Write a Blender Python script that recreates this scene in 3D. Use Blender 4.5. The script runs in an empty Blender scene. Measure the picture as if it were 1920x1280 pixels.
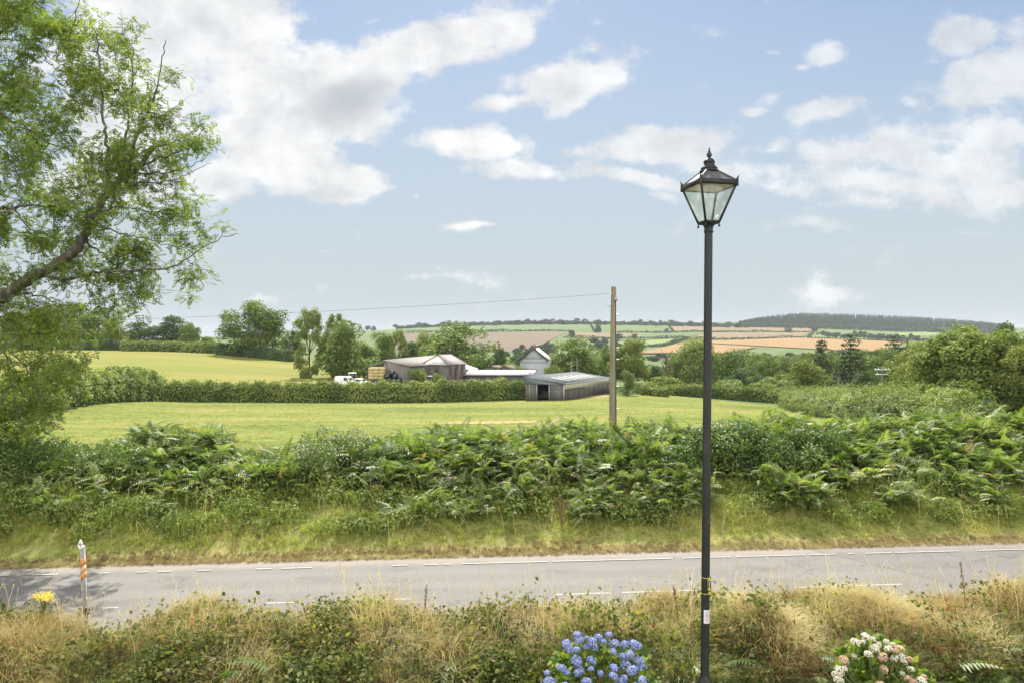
import bpy, math, random
import numpy as np
from mathutils import Vector, Matrix

# ------------------------------------------------------------------ camera, sky, sun, exposure
SC = bpy.context.scene
COL = SC.collection
EYE, F = 5.8, 1280.0
cam_d = bpy.data.cameras.new("camera"); cam = bpy.data.objects.new("camera", cam_d); COL.objects.link(cam)
cam.location = (0, 0, EYE); cam.rotation_euler = (math.radians(90), 0, 0)
cam_d.lens = 24; cam_d.sensor_width = 36; cam_d.clip_end = 30000; cam_d.clip_start = 0.05
SC.camera = cam

SUN_EL, SUN_AZ = math.radians(50), math.radians(-4)       # azimuth from +Y, clockwise
W = bpy.data.worlds.new("World"); SC.world = W; W.use_nodes = True
SKY_STRENGTH = 0.05
sun_d = bpy.data.lights.new("sun", 'SUN'); sun = bpy.data.objects.new("sun", sun_d); COL.objects.link(sun)
sun_d.energy = 4.15; sun_d.angle = math.radians(0.53); sun_d.color = (1.0, 0.95, 0.86)
sdir = Vector((math.sin(SUN_AZ) * math.cos(SUN_EL), math.cos(SUN_AZ) * math.cos(SUN_EL), math.sin(SUN_EL)))
sun.rotation_euler = sdir.to_track_quat('Z', 'Y').to_euler()
sun.location = sdir * 60
SC.view_settings.view_transform = 'Standard'; SC.view_settings.look = 'None'
SC.view_settings.exposure = 1.32; SC.view_settings.gamma = 1.0
SC.view_settings.use_curve_mapping = False
SC.cycles.max_bounces = 6; SC.cycles.diffuse_bounces = 3; SC.cycles.transmission_bounces = 4
SC.cycles.transparent_max_bounces = 8; SC.cycles.volume_bounces = 0
SC.cycles.use_denoising = True; SC.cycles.denoising_prefilter = 'ACCURATE'; SC.cycles.denoising_input_passes = 'RGB_ALBEDO_NORMAL'

# clouds: (px, py, rx, ry, tilt in degrees, weight) as directions of the sky, u = east/north, w = up/north
CLOUDS = [
 (330,40,200,120,0,1.35),(470,120,120,95,20,1.1),(250,150,170,130,0,1),(230,300,150,90,0,1),(590,150,120,80,0,1.2),(700,125,120,62,-12,1.1),
 (850,65,150,45,-15,1.05),(955,50,80,38,-10,1),(630,205,130,65,-5,1.1),(530,300,105,62,12,1.5),(640,345,72,40,8,1.4),(420,335,90,48,0,1.1),
 (490,240,120,85,0,1.1),(700,40,60,13,0,0.55),(1065,150,125,48,-10,1.15),(1140,138,75,26,0,0.9),(960,195,100,20,-12,0.8),(1100,85,40,26,0,0.6),
 (1125,45,30,22,0,0.5),(880,270,115,30,6,0.95),(970,318,115,20,4,0.85),(1240,268,138,37.5,-4,1.07),(1080,282,60,13,-8,0.7),(1200,335,138,18.75,10,0.87),
 (1310,300,46,25,0,0.67),(910,350,24,18,0,0.5),(770,372,12,9,0,0.6),(735,372,12,7,0,0.5),
 (1440,188,43.7,18.75,-8,0.82),(1405,213,25.3,13.75,0,0.82),(1545,210,69,25,-10,0.97),(1555,100,52.9,27.5,-10,0.82),(1500,125,25.3,11.25,-15,0.62),(1440,102,34.5,8.75,8,0.57),
 (1810,80,71.3,42.5,5,0.92),(1850,145,126.5,52.5,-22,1.12),(1930,120,69,75,0,1.02),(1760,110,57.5,15,0,0.62),(1700,185,57.5,18.75,0,0.52),(1880,250,172.5,62.5,-5,0.87),
 (1650,285,126.5,35,-3,0.87),(1780,300,195.5,60,0,0.84),(1700,345,218.5,47.5,3,0.8),(1850,370,149.5,42.5,0,0.72),(1600,340,149.5,40,4,0.67),(1440,282,57.5,20,-5,0.82),
 (1400,320,126.5,45,8,0.67),(1530,292,46,18.75,0,0.82),(1640,385,126.5,27.5,0,0.62),(1500,425,149.5,17.5,0,0.62),(1800,440,69,12.5,0,0.52),
 (895,427,50,10,0,0.6),(830,520,125,18,0,0.45),(1560,545,95,34,0,0.6),(490,552,100,20,0,0.42),(610,470,40,7,0,0.4),(1250,365,69,12.5,5,0.57),
 (2150,200,230,150,0,1.02),(-300,200,300,200,0,1),(-150,0,200,120,0,1),(600,-200,400,110,0,0.8),(1500,-350,575,150,0,0.92)]
GREY = [(655,190,120,48,-14,1.0),(560,205,60,34,0,.6),(300,70,130,60,0,.55),(420,345,80,28,0,.55),(620,372,90,16,0,.45),(540,120,60,40,0,.3),(870,110,80,20,-10,.3)]

def build_sky():
    nt = W.node_tree; nt.nodes.clear(); N = nt.nodes.new; L = nt.links.new
    def math_(op, a, b=None, c=None, clamp=False):
        n = N('ShaderNodeMath'); n.operation = op; n.use_clamp = clamp
        for i, v in enumerate((a, b, c)):
            if v is None: continue
            if isinstance(v, (int, float)): n.inputs[i].default_value = v
            else: L(v, n.inputs[i])
        return n.outputs[0]
    out = N('ShaderNodeOutputWorld'); bg = N('ShaderNodeBackground'); bg.inputs[1].default_value = SKY_STRENGTH
    sky = N('ShaderNodeTexSky'); sky.sky_type = 'NISHITA'; sky.sun_disc = False
    sky.sun_elevation = SUN_EL; sky.sun_rotation = SUN_AZ; sky.air_density = 1.0; sky.dust_density = 0.4; sky.ozone_density = 1.5
    tc = N('ShaderNodeTexCoord'); sep = N('ShaderNodeSeparateXYZ'); L(tc.outputs['Generated'], sep.inputs[0])
    y = math_('MAXIMUM', math_('ABSOLUTE', sep.outputs[1]), 0.04)
    u = math_('DIVIDE', sep.outputs[0], y); w = math_('DIVIDE', sep.outputs[2], y)
    p = N('ShaderNodeCombineXYZ'); L(u, p.inputs[0]); L(w, p.inputs[1])
    # domain warp for ragged edges
    def noise(scale, detail, rough=.55, off=(0, 0, 0), stretch=(1, 1, 1), src=None):
        m = N('ShaderNodeMapping'); m.inputs['Location'].default_value = off; m.inputs['Scale'].default_value = stretch
        L(src or p.outputs[0], m.inputs[0])
        n = N('ShaderNodeTexNoise'); n.inputs['Scale'].default_value = scale; n.inputs['Detail'].default_value = detail
        n.inputs['Roughness'].default_value = rough; L(m.outputs[0], n.inputs['Vector']); return n
    wn = noise(7.0, 3, .55)
    ws = N('ShaderNodeVectorMath'); ws.operation = 'SUBTRACT'; L(wn.outputs['Color'], ws.inputs[0]); ws.inputs[1].default_value = (.5, .5, .5)
    wm = N('ShaderNodeVectorMath'); wm.operation = 'MULTIPLY_ADD'; L(ws.outputs[0], wm.inputs[0]); wm.inputs[1].default_value = (.075, .05, 0); L(p.outputs[0], wm.inputs[2])
    def field(blobs):
        acc = None
        for (cx, cy, rx, ry, a, k) in blobs:
            m = N('ShaderNodeMapping'); m.vector_type = 'TEXTURE'
            m.inputs['Location'].default_value = ((cx - 960) / F, (640 - cy) / F, 0)
            m.inputs['Rotation'].default_value = (0, 0, math.radians(-a)); m.inputs['Scale'].default_value = (rx / F, ry / F, 1)
            L(wm.outputs[0], m.inputs[0])
            ln = N('ShaderNodeVectorMath'); ln.operation = 'LENGTH'; L(m.outputs[0], ln.inputs[0])
            v = math_('MULTIPLY_ADD', ln.outputs['Value'], -0.8 * k, 1.3 * k)
            v = math_('MAXIMUM', v, 0)
            acc = v if acc is None else math_('SMOOTH_MAX', acc, v, .22)
        return acc
    fb = field(CLOUDS)
    n1 = noise(15, 10, .64, (3, 1, 0), (1, 1.35, 1)); n2 = noise(5, 4, .5, (9, 4, 0), (1, 2.4, 1))
    d = math_('ADD', fb, math_('MULTIPLY', math_('SUBTRACT', n1.outputs[0], .5), 1.75))
    d = math_('ADD', d, math_('MULTIPLY', math_('SUBTRACT', n2.outputs[0], .5), .8))
    mr = N('ShaderNodeMapRange'); mr.interpolation_type = 'SMOOTHSTEP'; L(d, mr.inputs[0])
    mr.inputs[1].default_value = .34; mr.inputs[2].default_value = .86
    mask = math_('MULTIPLY', mr.outputs[0], .93)
    thin = N('ShaderNodeMapRange'); thin.interpolation_type = 'SMOOTHSTEP'; L(u, thin.inputs[0]); thin.inputs[1].default_value = -.1; thin.inputs[2].default_value = .45; thin.inputs[3].default_value = 1; thin.inputs[4].default_value = .74
    mask = math_('MULTIPLY', mask, thin.outputs[0])          # the eastern clouds are thin veils
    # unseen bright cumulus added behind the camera to raise the fill light
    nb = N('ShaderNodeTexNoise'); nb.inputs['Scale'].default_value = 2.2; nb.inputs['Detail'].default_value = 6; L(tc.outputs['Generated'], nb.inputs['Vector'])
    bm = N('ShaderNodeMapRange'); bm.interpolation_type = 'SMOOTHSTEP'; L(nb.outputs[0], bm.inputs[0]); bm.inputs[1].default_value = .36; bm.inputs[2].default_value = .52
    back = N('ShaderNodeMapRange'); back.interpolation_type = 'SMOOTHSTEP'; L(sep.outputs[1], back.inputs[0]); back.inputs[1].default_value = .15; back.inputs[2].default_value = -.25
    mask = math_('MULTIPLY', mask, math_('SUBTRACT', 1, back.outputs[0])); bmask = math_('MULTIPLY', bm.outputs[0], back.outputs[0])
    # bodies of cloud: bright tops, greyer middles
    gf = field(GREY)
    gd = math_('ADD', gf, math_('MULTIPLY', math_('SUBTRACT', n1.outputs[0], .5), .7))
    g = N('ShaderNodeMapRange'); g.interpolation_type = 'SMOOTHSTEP'; L(gd, g.inputs[0]); g.inputs[1].default_value = .2; g.inputs[2].default_value = 1.25
    n3 = noise(11, 6, .6, (5.3, 2.2, 0), (1, 1.3, 1))
    puff = N('ShaderNodeMapRange'); L(n3.outputs[0], puff.inputs[0]); puff.inputs[1].default_value = .3; puff.inputs[2].default_value = .7
    cw = N('ShaderNodeMix'); cw.data_type = 'RGBA'; L(puff.outputs[0], cw.inputs[0]); cw.inputs[6].default_value = (5.8, 5.9, 6.0, 1); cw.inputs[7].default_value = (8.9, 8.85, 8.75, 1)
    cg = N('ShaderNodeMix'); cg.data_type = 'RGBA'; L(math_('MULTIPLY', g.outputs[0], .85), cg.inputs[0]); L(cw.outputs[2], cg.inputs[6]); cg.inputs[7].default_value = (4.2, 4.5, 4.85, 1)
    # the Nishita sky, greyer and paler towards the hazy horizon
    tint = N('ShaderNodeMapRange'); L(w, tint.inputs[0]); tint.inputs[1].default_value = .0; tint.inputs[2].default_value = .62; tint.inputs[3].default_value = .02; tint.inputs[4].default_value = .78; tint.interpolation_type = 'SMOOTHSTEP'
    hz = N('ShaderNodeMix'); hz.data_type = 'RGBA'; L(tint.outputs[0], hz.inputs[0])
    hz.inputs[6].default_value = HAZE; L(sky.outputs[0], hz.inputs[7]); sk = hz
    mx = N('ShaderNodeMix'); mx.data_type = 'RGBA'; L(mask, mx.inputs[0]); L(sk.outputs[2], mx.inputs[6]); L(cg.outputs[2], mx.inputs[7])
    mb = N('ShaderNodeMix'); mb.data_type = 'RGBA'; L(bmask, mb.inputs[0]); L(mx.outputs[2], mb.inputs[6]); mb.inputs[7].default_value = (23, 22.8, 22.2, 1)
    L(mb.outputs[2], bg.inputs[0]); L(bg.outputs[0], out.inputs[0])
HAZE = (4.5, 5.1, 5.4, 1)        # pale haze low in the sky
build_sky()

# ------------------------------------------------------------------ helpers
RNG = np.random.default_rng(7)
def X_at(px, Y): return (px - 960) / F * Y
def Z_at(py, Y): return EYE - (py - 640) / F * Y
def tag(o, label=None, cat=None, group=None, kind=None):
    if label: o['label'] = label
    if cat: o['category'] = cat
    if group: o['group'] = group
    if kind: o['kind'] = kind
    return o
def empty(name, loc=(0, 0, 0), rz=0, label=None, cat=None, group=None):
    o = bpy.data.objects.new(name, None); COL.objects.link(o); o.location = loc; o.rotation_euler = (0, 0, rz)
    o.empty_display_size = .2
    return tag(o, label, cat, group)
def link(name, me, parent=None, loc=None):
    o = bpy.data.objects.new(name, me); COL.objects.link(o)
    if parent is not None: o.parent = parent
    if loc is not None: o.location = loc
    return o
def copy_thing(root, loc, rz, scale=None):
    r = root.copy(); COL.objects.link(r); r.location = loc; r.rotation_euler = (0, 0, rz)
    if scale is not None: r.scale = scale
    for ch in root.children:
        c = ch.copy(); COL.objects.link(c); c.parent = r
        for g in ch.children:
            d = g.copy(); COL.objects.link(d); d.parent = c
    return r

class Quads:
    """collects quads in numpy arrays with a tint per vertex and a material slot per face; builds ONE mesh"""
    def __init__(s): s.v, s.f, s.t, s.m, s.n = [], [], [], [], 0
    def add(s, v, f, tint=0.5, mi=0):
        v = np.asarray(v, float).reshape(-1, 3); f = np.asarray(f, int).reshape(-1, 4)
        t = np.asarray(tint, float)
        t = np.full(len(v), float(t)) if t.ndim == 0 else t
        s.v.append(v); s.f.append(f + s.n); s.t.append(t); s.m.append(np.full(len(f), mi)); s.n += len(v)
    def scatter(s, tv, tf, pos, R, scale, tint, mi=0):
        n, k = len(pos), len(tv)
        if n == 0: return
        sc = np.asarray(scale, float); sc = sc[:, None, None] if sc.ndim == 1 else (sc[:, None, :] if sc.ndim == 2 else sc)
        v = np.einsum('nij,nkj->nki', R, tv[None] * sc) + pos[:, None, :]
        f = (tf[None] + (np.arange(n) * k)[:, None, None]).reshape(-1, 4)
        s.add(v.reshape(-1, 3), f, np.repeat(tint, k), mi)
    def mesh(s, name, mats, smooth=False):
        v = np.concatenate(s.v); f = np.concatenate(s.f); t = np.concatenate(s.t); m = np.concatenate(s.m)
        me = bpy.data.meshes.new(name)
        me.vertices.add(len(v)); me.vertices.foreach_set('co', v.astype(np.float32).ravel())
        me.loops.add(4 * len(f)); me.loops.foreach_set('vertex_index', f.astype(np.int32).ravel())
        me.polygons.add(len(f)); me.polygons.foreach_set('loop_start', np.arange(0, 4 * len(f), 4, dtype=np.int32))
        me.polygons.foreach_set('material_index', m.astype(np.int32))
        if smooth: me.polygons.foreach_set('use_smooth', np.ones(len(f), bool))
        a = me.attributes.new('tint', 'FLOAT', 'POINT'); a.data.foreach_set('value', t.astype(np.float32))
        for mt in (mats if isinstance(mats, (list, tuple)) else [mats]): me.materials.append(mt)
        me.update(calc_edges=True)
        return me
    def build(s, name, mats, parent=None, smooth=False, loc=None): return link(name, s.mesh(name, mats, smooth), parent, loc)

def unit(v): return v / np.maximum(np.linalg.norm(v, axis=-1, keepdims=True), 1e-9)
def rot_zx(yaw, pitch, roll=None):
    c, s = np.cos(yaw), np.sin(yaw); z = np.zeros_like(c); o = np.ones_like(c)
    Rz = np.stack([np.stack([c, -s, z], -1), np.stack([s, c, z], -1), np.stack([z, z, o], -1)], -2)
    c, s = np.cos(pitch), np.sin(pitch)
    Rx = np.stack([np.stack([o, z, z], -1), np.stack([z, c, -s], -1), np.stack([z, s, c], -1)], -2)
    R = Rz @ Rx
    if roll is not None:
        c, s = np.cos(roll), np.sin(roll)
        Ry = np.stack([np.stack([c, z, s], -1), np.stack([z, o, z], -1), np.stack([-s, z, c], -1)], -2)
        R = R @ Ry
    return R
def leaves(q, pos, nrm, size, tint, rng, aspect=.55, mi=0):
    """one bent diamond leaf per position"""
    n = len(pos); nrm = unit(nrm); r = rng.normal(size=(n, 3)); t = unit(np.cross(nrm, r)); b = np.cross(nrm, t)
    s = np.asarray(size).reshape(-1, 1) * np.ones((n, 1))
    a = pos - t * s * .5; c = pos + t * s * .5 - nrm * s * .12; l = pos + b * s * .5 * aspect + nrm * s * .08; rr = pos - b * s * .5 * aspect + nrm * s * .08
    v = np.stack([a, rr, c, l], 1).reshape(-1, 3)
    q.add(v, np.arange(4 * n).reshape(-1, 4), np.repeat(tint, 4), mi)
def tube(q, pts, rad, sides=6, tint=.5, mi=0, cap=False):
    pts = np.asarray(pts, float); rad = np.asarray(rad, float) * np.ones(len(pts)); n = len(pts)
    d = unit(np.gradient(pts, axis=0)); ref = np.array([0.31, .17, .94]) if abs(d[0, 2]) < .9 else np.array([1., .1, 0])
    a = unit(np.cross(d, ref)); b = np.cross(d, a)
    th = np.arange(sides) * 2 * math.pi / sides
    v = pts[:, None] + rad[:, None, None] * (a[:, None] * np.cos(th)[None, :, None] + b[:, None] * np.sin(th)[None, :, None])
    i = np.arange(n - 1)[:, None] * sides; j = np.arange(sides)[None]; k = (j + 1) % sides
    f = np.stack([i + j, i + k, i + sides + k, i + sides + j], -1).reshape(-1, 4)
    q.add(v.reshape(-1, 3), f, tint, mi)
    if cap:
        c = pts[[0, -1]]; base = q.n
        for e in (0, 1):
            ring = v[0] if e == 0 else v[-1]
            vv = np.concatenate([ring, c[e][None]]); ff = [[x, (x + 1) % sides, sides, sides] for x in range(sides)]
            # two ring edges per quad
            ff = [[x, (x + 1) % sides, (x + 2) % sides, sides] for x in range(0, sides, 2)]
            q.add(vv, ff, tint, mi)
def lathe(q, prof, sides=16, c=(0, 0, 0), mi=0, tint=.5):
    prof = np.array(prof, float); th = np.arange(sides) * 2 * math.pi / sides
    v = np.stack([prof[:, 0, None] * np.cos(th) + c[0], prof[:, 0, None] * np.sin(th) + c[1], prof[:, 1, None] + 0 * th + c[2]], -1)
    n = len(prof); i = np.arange(n - 1)[:, None] * sides; j = np.arange(sides)[None]; k = (j + 1) % sides
    q.add(v.reshape(-1, 3), np.stack([i + j, i + k, i + sides + k, i + sides + j], -1).reshape(-1, 4), tint, mi)
BOXF = [[0, 3, 2, 1], [4, 5, 6, 7], [0, 1, 5, 4], [1, 2, 6, 5], [2, 3, 7, 6], [3, 0, 4, 7]]
def box(q, lo, hi, mi=0, tint=.5, rz=0, c=None):
    (x0, y0, z0), (x1, y1, z1) = lo, hi
    v = np.array([[x0, y0, z0], [x1, y0, z0], [x1, y1, z0], [x0, y1, z0], [x0, y0, z1], [x1, y0, z1], [x1, y1, z1], [x0, y1, z1]], float)
    if rz:
        c = np.array(c if c is not None else [(x0 + x1) / 2, (y0 + y1) / 2, 0]); co, si = math.cos(rz), math.sin(rz)
        d = v - c; v = c + np.stack([d[:, 0] * co - d[:, 1] * si, d[:, 0] * si + d[:, 1] * co, d[:, 2]], -1)
    q.add(v, BOXF, tint, mi)
def hexa(q, bottom4, top4, mi=0, tint=.5): q.add(np.array(list(bottom4) + list(top4), float), BOXF, tint, mi)
def slab(q, quad, th, mi=0, tint=.5):
    """a roof sheet: quad corners with thickness downwards"""
    t = np.array(quad, float); b = t - np.array([0, 0, th]); hexa(q, b, t, mi, tint)
def beam(q, a, b, w, h=None, mi=0, tint=.5):
    a, b = np.array(a, float), np.array(b, float); h = h or w; d = unit(b - a); up = np.array([0, 0, 1.]) if abs(d[2]) < .95 else np.array([0, 1., 0])
    s = unit(np.cross(d, up)) * w / 2; u = unit(np.cross(s, d)) * h / 2
    hexa(q, [a - s - u, a + s - u, b + s - u, b - s - u], [a - s + u, a + s + u, b + s + u, b - s + u], mi, tint)

# ------------------------------------------------------------------ materials
def new_mat(name):
    m = bpy.data.materials.new(name); m.use_nodes = True; nt = m.node_tree; nt.nodes.clear()
    out = nt.nodes.new('ShaderNodeOutputMaterial'); b = nt.nodes.new('ShaderNodeBsdfPrincipled'); nt.links.new(b.outputs[0], out.inputs[0])
    return m, nt, b, out
def ramp(nt, fac, stops):
    r = nt.nodes.new('ShaderNodeValToRGB'); el = r.color_ramp.elements
    while len(el) < len(stops): el.new(.5)
    for e, (p, c) in zip(el, stops): e.position = p; e.color = (*c, 1)
    nt.links.new(fac, r.inputs[0]); return r.outputs[0]
def foliage(name, stops, trans=.4, rough=.65, tcol=(1.1, 1.3, .5), spec=.2):
    m, nt, b, out = new_mat(name); L = nt.links.new
    at = nt.nodes.new('ShaderNodeAttribute'); at.attribute_name = 'tint'
    col = ramp(nt, at.outputs['Fac'], stops)
    L(col, b.inputs['Base Color']); b.inputs['Roughness'].default_value = rough; b.inputs['Specular IOR Level'].default_value = spec
    if trans:
        tr = nt.nodes.new('ShaderNodeBsdfTranslucent'); mu = nt.nodes.new('ShaderNodeMix'); mu.data_type = 'RGBA'; mu.blend_type = 'MULTIPLY'; mu.inputs[0].default_value = 1
        L(col, mu.inputs[6]); mu.inputs[7].default_value = (*tcol, 1); L(mu.outputs[2], tr.inputs[0])
        mx = nt.nodes.new('ShaderNodeMixShader'); mx.inputs[0].default_value = trans; L(b.outputs[0], mx.inputs[1]); L(tr.outputs[0], mx.inputs[2]); L(mx.outputs[0], out.inputs[0])
    return m
def mottled(name, stops, layers, rough=.9, bump=0, spec=.25, metal=0, con=.2):
    """colour from summed noise layers [(scale, weight, detail, stretch)] in object space (metres)"""
    m, nt, b, out = new_mat(name); L = nt.links.new
    tc = nt.nodes.new('ShaderNodeTexCoord'); acc = None; first = None
    for (sc, wt, det, st) in layers:
        mp = nt.nodes.new('ShaderNodeMapping'); mp.inputs['Scale'].default_value = st; L(tc.outputs['Object'], mp.inputs[0])
        n = nt.nodes.new('ShaderNodeTexNoise'); n.inputs['Scale'].default_value = sc; n.inputs['Detail'].default_value = det; n.inputs['Roughness'].default_value = .6; L(mp.outputs[0], n.inputs['Vector'])
        a = nt.nodes.new('ShaderNodeMath'); a.operation = 'MULTIPLY_ADD'; L(n.outputs[0], a.inputs[0]); a.inputs[1].default_value = wt
        if acc is None: a.inputs[2].default_value = 0
        else: L(acc, a.inputs[2])
        acc = a.outputs[0]; first = first or n
    tot = sum(l[1] for l in layers); mr = nt.nodes.new('ShaderNodeMapRange'); L(acc, mr.inputs[0]); mr.inputs[1].default_value = (.5 - con) * tot; mr.inputs[2].default_value = (.5 + con) * tot
    L(ramp(nt, mr.outputs[0], stops), b.inputs['Base Color']); b.inputs['Roughness'].default_value = rough; b.inputs['Specular IOR Level'].default_value = spec; b.inputs['Metallic'].default_value = metal
    if bump:
        bp = nt.nodes.new('ShaderNodeBump'); bp.inputs['Strength'].default_value = bump; bp.inputs['Distance'].default_value = .05; L(acc, bp.inputs['Height']); L(bp.outputs[0], b.inputs['Normal'])
    return m
def striped(name, c1, c2, axis, period, rough=.7, dirt=(.1, .09, .08), dirt_amt=.35, metal=0, bump=.4, spec=.4):
    """ribbed sheeting or boards: ribs across one object axis plus weathering"""
    m, nt, b, out = new_mat(name); L = nt.links.new
    tc = nt.nodes.new('ShaderNodeTexCoord'); wv = nt.nodes.new('ShaderNodeTexWave'); wv.bands_direction = axis; wv.inputs['Scale'].default_value = .314 / period * 1.0
    wv.inputs['Distortion'].default_value = .3; wv.inputs['Detail'].default_value = 1; L(tc.outputs['Object'], wv.inputs[0])
    n = nt.nodes.new('ShaderNodeTexNoise'); n.inputs['Scale'].default_value = .9; n.inputs['Detail'].default_value = 6; L(tc.outputs['Object'], n.inputs['Vector'])
    mr = nt.nodes.new('ShaderNodeMapRange'); L(n.outputs[0], mr.inputs[0]); mr.inputs[1].default_value = .42; mr.inputs[2].default_value = .75; mr.inputs[4].default_value = dirt_amt
    a = nt.nodes.new('ShaderNodeMix'); a.data_type = 'RGBA'; L(wv.outputs[0], a.inputs[0]); a.inputs[6].default_value = (*c1, 1); a.inputs[7].default_value = (*c2, 1)
    d = nt.nodes.new('ShaderNodeMix'); d.data_type = 'RGBA'; L(mr.outputs[0], d.inputs[0]); L(a.outputs[2], d.inputs[6]); d.inputs[7].default_value = (*dirt, 1)
    L(d.outputs[2], b.inputs['Base Color']); b.inputs['Roughness'].default_value = rough; b.inputs['Metallic'].default_value = metal; b.inputs['Specular IOR Level'].default_value = spec
    if bump:
        bp = nt.nodes.new('ShaderNodeBump'); bp.inputs['Strength'].default_value = bump; bp.inputs['Distance'].default_value = .06; L(wv.outputs[0], bp.inputs['Height']); L(bp.outputs[0], b.inputs['Normal'])
    return m
def plain(name, c, rough=.6, metal=0, var=.12, scale=8, spec=.5):
    return mottled(name, [(0, tuple(x * (1 - var) for x in c)), (1, tuple(min(1, x * (1 + var)) for x in c))], [(scale, 1, 4, (1, 1, 1))], rough, 0, spec, metal)

M = {}
M['verge_turf'] = mottled('verge_turf', [(0, (.12, .14, .035)), (.5, (.20, .20, .06)), (1, (.29, .24, .10))], [(4, .5, 5, (1, 1, 1)), (.7, .5, 3, (1, 1, 1))])
M['undergrowth'] = mottled('undergrowth', [(0, (.04, .055, .018)), (.5, (.075, .09, .03)), (1, (.12, .12, .05))], [(3, .5, 5, (1, 1, 1)), (.5, .5, 3, (1, 1, 1))])
M['garden_soil'] = mottled('garden_soil', [(0, (.045, .045, .018)), (1, (.11, .09, .045))], [(6, 1, 5, (1, 1, 1))])
M['pasture'] = mottled('pasture', [(0, (.065, .092, .018)), (.3, (.11, .135, .026)), (.55, (.145, .163, .033)), (.8, (.175, .175, .042)), (1, (.225, .185, .065))],
                       [(.06, .35, 3, (.5, 1, 1)), (.45, .30, 5, (.4, 1, 1)), (2.2, .55, 5, (.6, 1, 1))], .95, spec=.1, con=.09)
M['hay_field'] = mottled('hay_field', [(0, (.11, .135, .026)), (.5, (.155, .163, .035)), (1, (.225, .185, .062))], [(.03, .45, 3, (.3, 1.5, 1)), (.35, .35, 4, (.12, 1, 1)), (1.8, .4, 4, (.5, 1, 1))], .95, spec=.1, con=.14)
M['valley_grass'] = mottled('valley_grass', [(0, (.045, .08, .022)), (1, (.12, .15, .045))], [(.02, .6, 4, (1, 1, 1)), (.3, .4, 3, (1, 1, 1))], .95, spec=.15)
M['road'] = None
M['leaf_ash'] = foliage('leaf_ash', [(0, (.06, .095, .022)), (.5, (.125, .165, .036)), (1, (.22, .25, .075))], .52)
M['leaf_oak'] = foliage('leaf_oak', [(0, (0.066, 0.108, 0.027)), (.5, (0.124, 0.177, 0.043)), (1, (0.233, 0.269, 0.084))], .3)
M['leaf_pale'] = foliage('leaf_pale', [(0, (0.093, 0.130, 0.041)), (.5, (0.172, 0.212, 0.062)), (1, (0.287, 0.315, 0.116))], .3)
M['leaf_dark'] = foliage('leaf_dark', [(0, (0.034, 0.066, 0.026)), (.5, (0.070, 0.115, 0.041)), (1, (0.140, 0.186, 0.066))], .3)
M['leaf_olive'] = foliage('leaf_olive', [(0, (0.079, 0.112, 0.026)), (.5, (0.157, 0.190, 0.039)), (1, (0.262, 0.275, 0.079))], .3)
M['leaf_conifer'] = foliage('leaf_conifer', [(0, (0.020, 0.036, 0.018)), (.5, (0.043, 0.062, 0.029)), (1, (0.093, 0.104, 0.042))], .12, .65)
M['leaf_hedge'] = foliage('leaf_hedge', [(0, (0.081, 0.122, 0.030)), (.5, (0.161, 0.208, 0.047)), (1, (0.279, 0.309, 0.083))], .3)
M['leaf_far'] = foliage('leaf_far', [(0, (0.030, 0.050, 0.025)), (1, (0.075, 0.100, 0.045))], .25, .8)
M['hedge_core'] = plain('hedge_core', (.05, .07, .024), .95, 0, .4, 2, .1)
M['bracken'] = foliage('bracken', [(0, (0.048, 0.083, 0.023)), (.35, (0.127, 0.180, 0.048)), (.86, (0.329, 0.366, 0.148)), (1, (0.339, 0.244, 0.106))], .42, .5, spec=.35)  # palest green puts the sun glint on fronds into the colour
M['bramble'] = foliage('bramble', [(0, (0.047, 0.089, 0.024)), (.5, (0.101, 0.156, 0.039)), (.9, (0.202, 0.252, 0.074)), (1, (0.311, 0.326, 0.133))], .4, .5, spec=.3)
M['grass_green'] = foliage('grass_green', [(0, (.14, .20, .04)), (.5, (.32, .34, .09)), (1, (.52, .45, .19))], .5, .6)
M['grass_lush'] = foliage('grass_lush', [(0, (0.048, 0.102, 0.024)), (.6, (0.096, 0.168, 0.036)), (1, (0.204, 0.240, 0.072))], .4, .5)
M['grass_dry'] = foliage('grass_dry', [(0, (.19, .13, .05)), (.3, (.34, .26, .105)), (.65, (.49, .41, .20)), (1, (.64, .58, .36))], .4, .7, (1.1, 1.0, .8), .25)
M['grass_brown'] = foliage('grass_brown', [(0, (.12, .075, .04)), (.5, (.27, .20, .095)), (1, (.44, .36, .17))], .3, .8, (1.1, 1, .8), .2)
M['hedge_mix'] = foliage('hedge_mix', [(0, (.05, .07, .018)), (.35, (.11, .125, .03)), (.62, (.20, .195, .06)), (.86, (.34, .29, .09)), (.95, (.33, .20, .06)), (.98, (.27, .10, .04)), (1, (.48, .45, .30))], .45, .6)
M['pasture_blade'] = foliage('pasture_blade', [(0, (.09, .13, .025)), (.5, (.17, .20, .045)), (1, (.28, .25, .085))], .5, .7)
M['bark'] = mottled('bark', [(0, (.045, .038, .028)), (1, (.16, .14, .105))], [(9, 1, 6, (1, 1, .25))], .9, .6)
M['bark_ash'] = mottled('bark_ash', [(0, (.03, .027, .02)), (.6, (.085, .075, .055)), (1, (.15, .135, .10))], [(7, 1, 6, (1, 1, .3))], .9, .6)
M['black_iron'] = mottled('black_iron', [(0, (.006, .008, .007)), (.6, (.015, .017, .014)), (1, (.045, .042, .026))], [(14, .6, 6, (1, 1, .3)), (60, .4, 2, (1, 1, 1))], .5, .08, .35)
M['lantern_roof'] = mottled('lantern_roof', [(0, (.05, .052, .05)), (1, (.10, .10, .095))], [(12, 1, 5, (1, 1, 1))], .55, .03, .5, .2)
M['cream_paint'] = plain('cream_paint', (.75, .70, .55), .5)
M['white_paint'] = plain('white_paint', (.78, .79, .78), .35, 0, .04)
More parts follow.
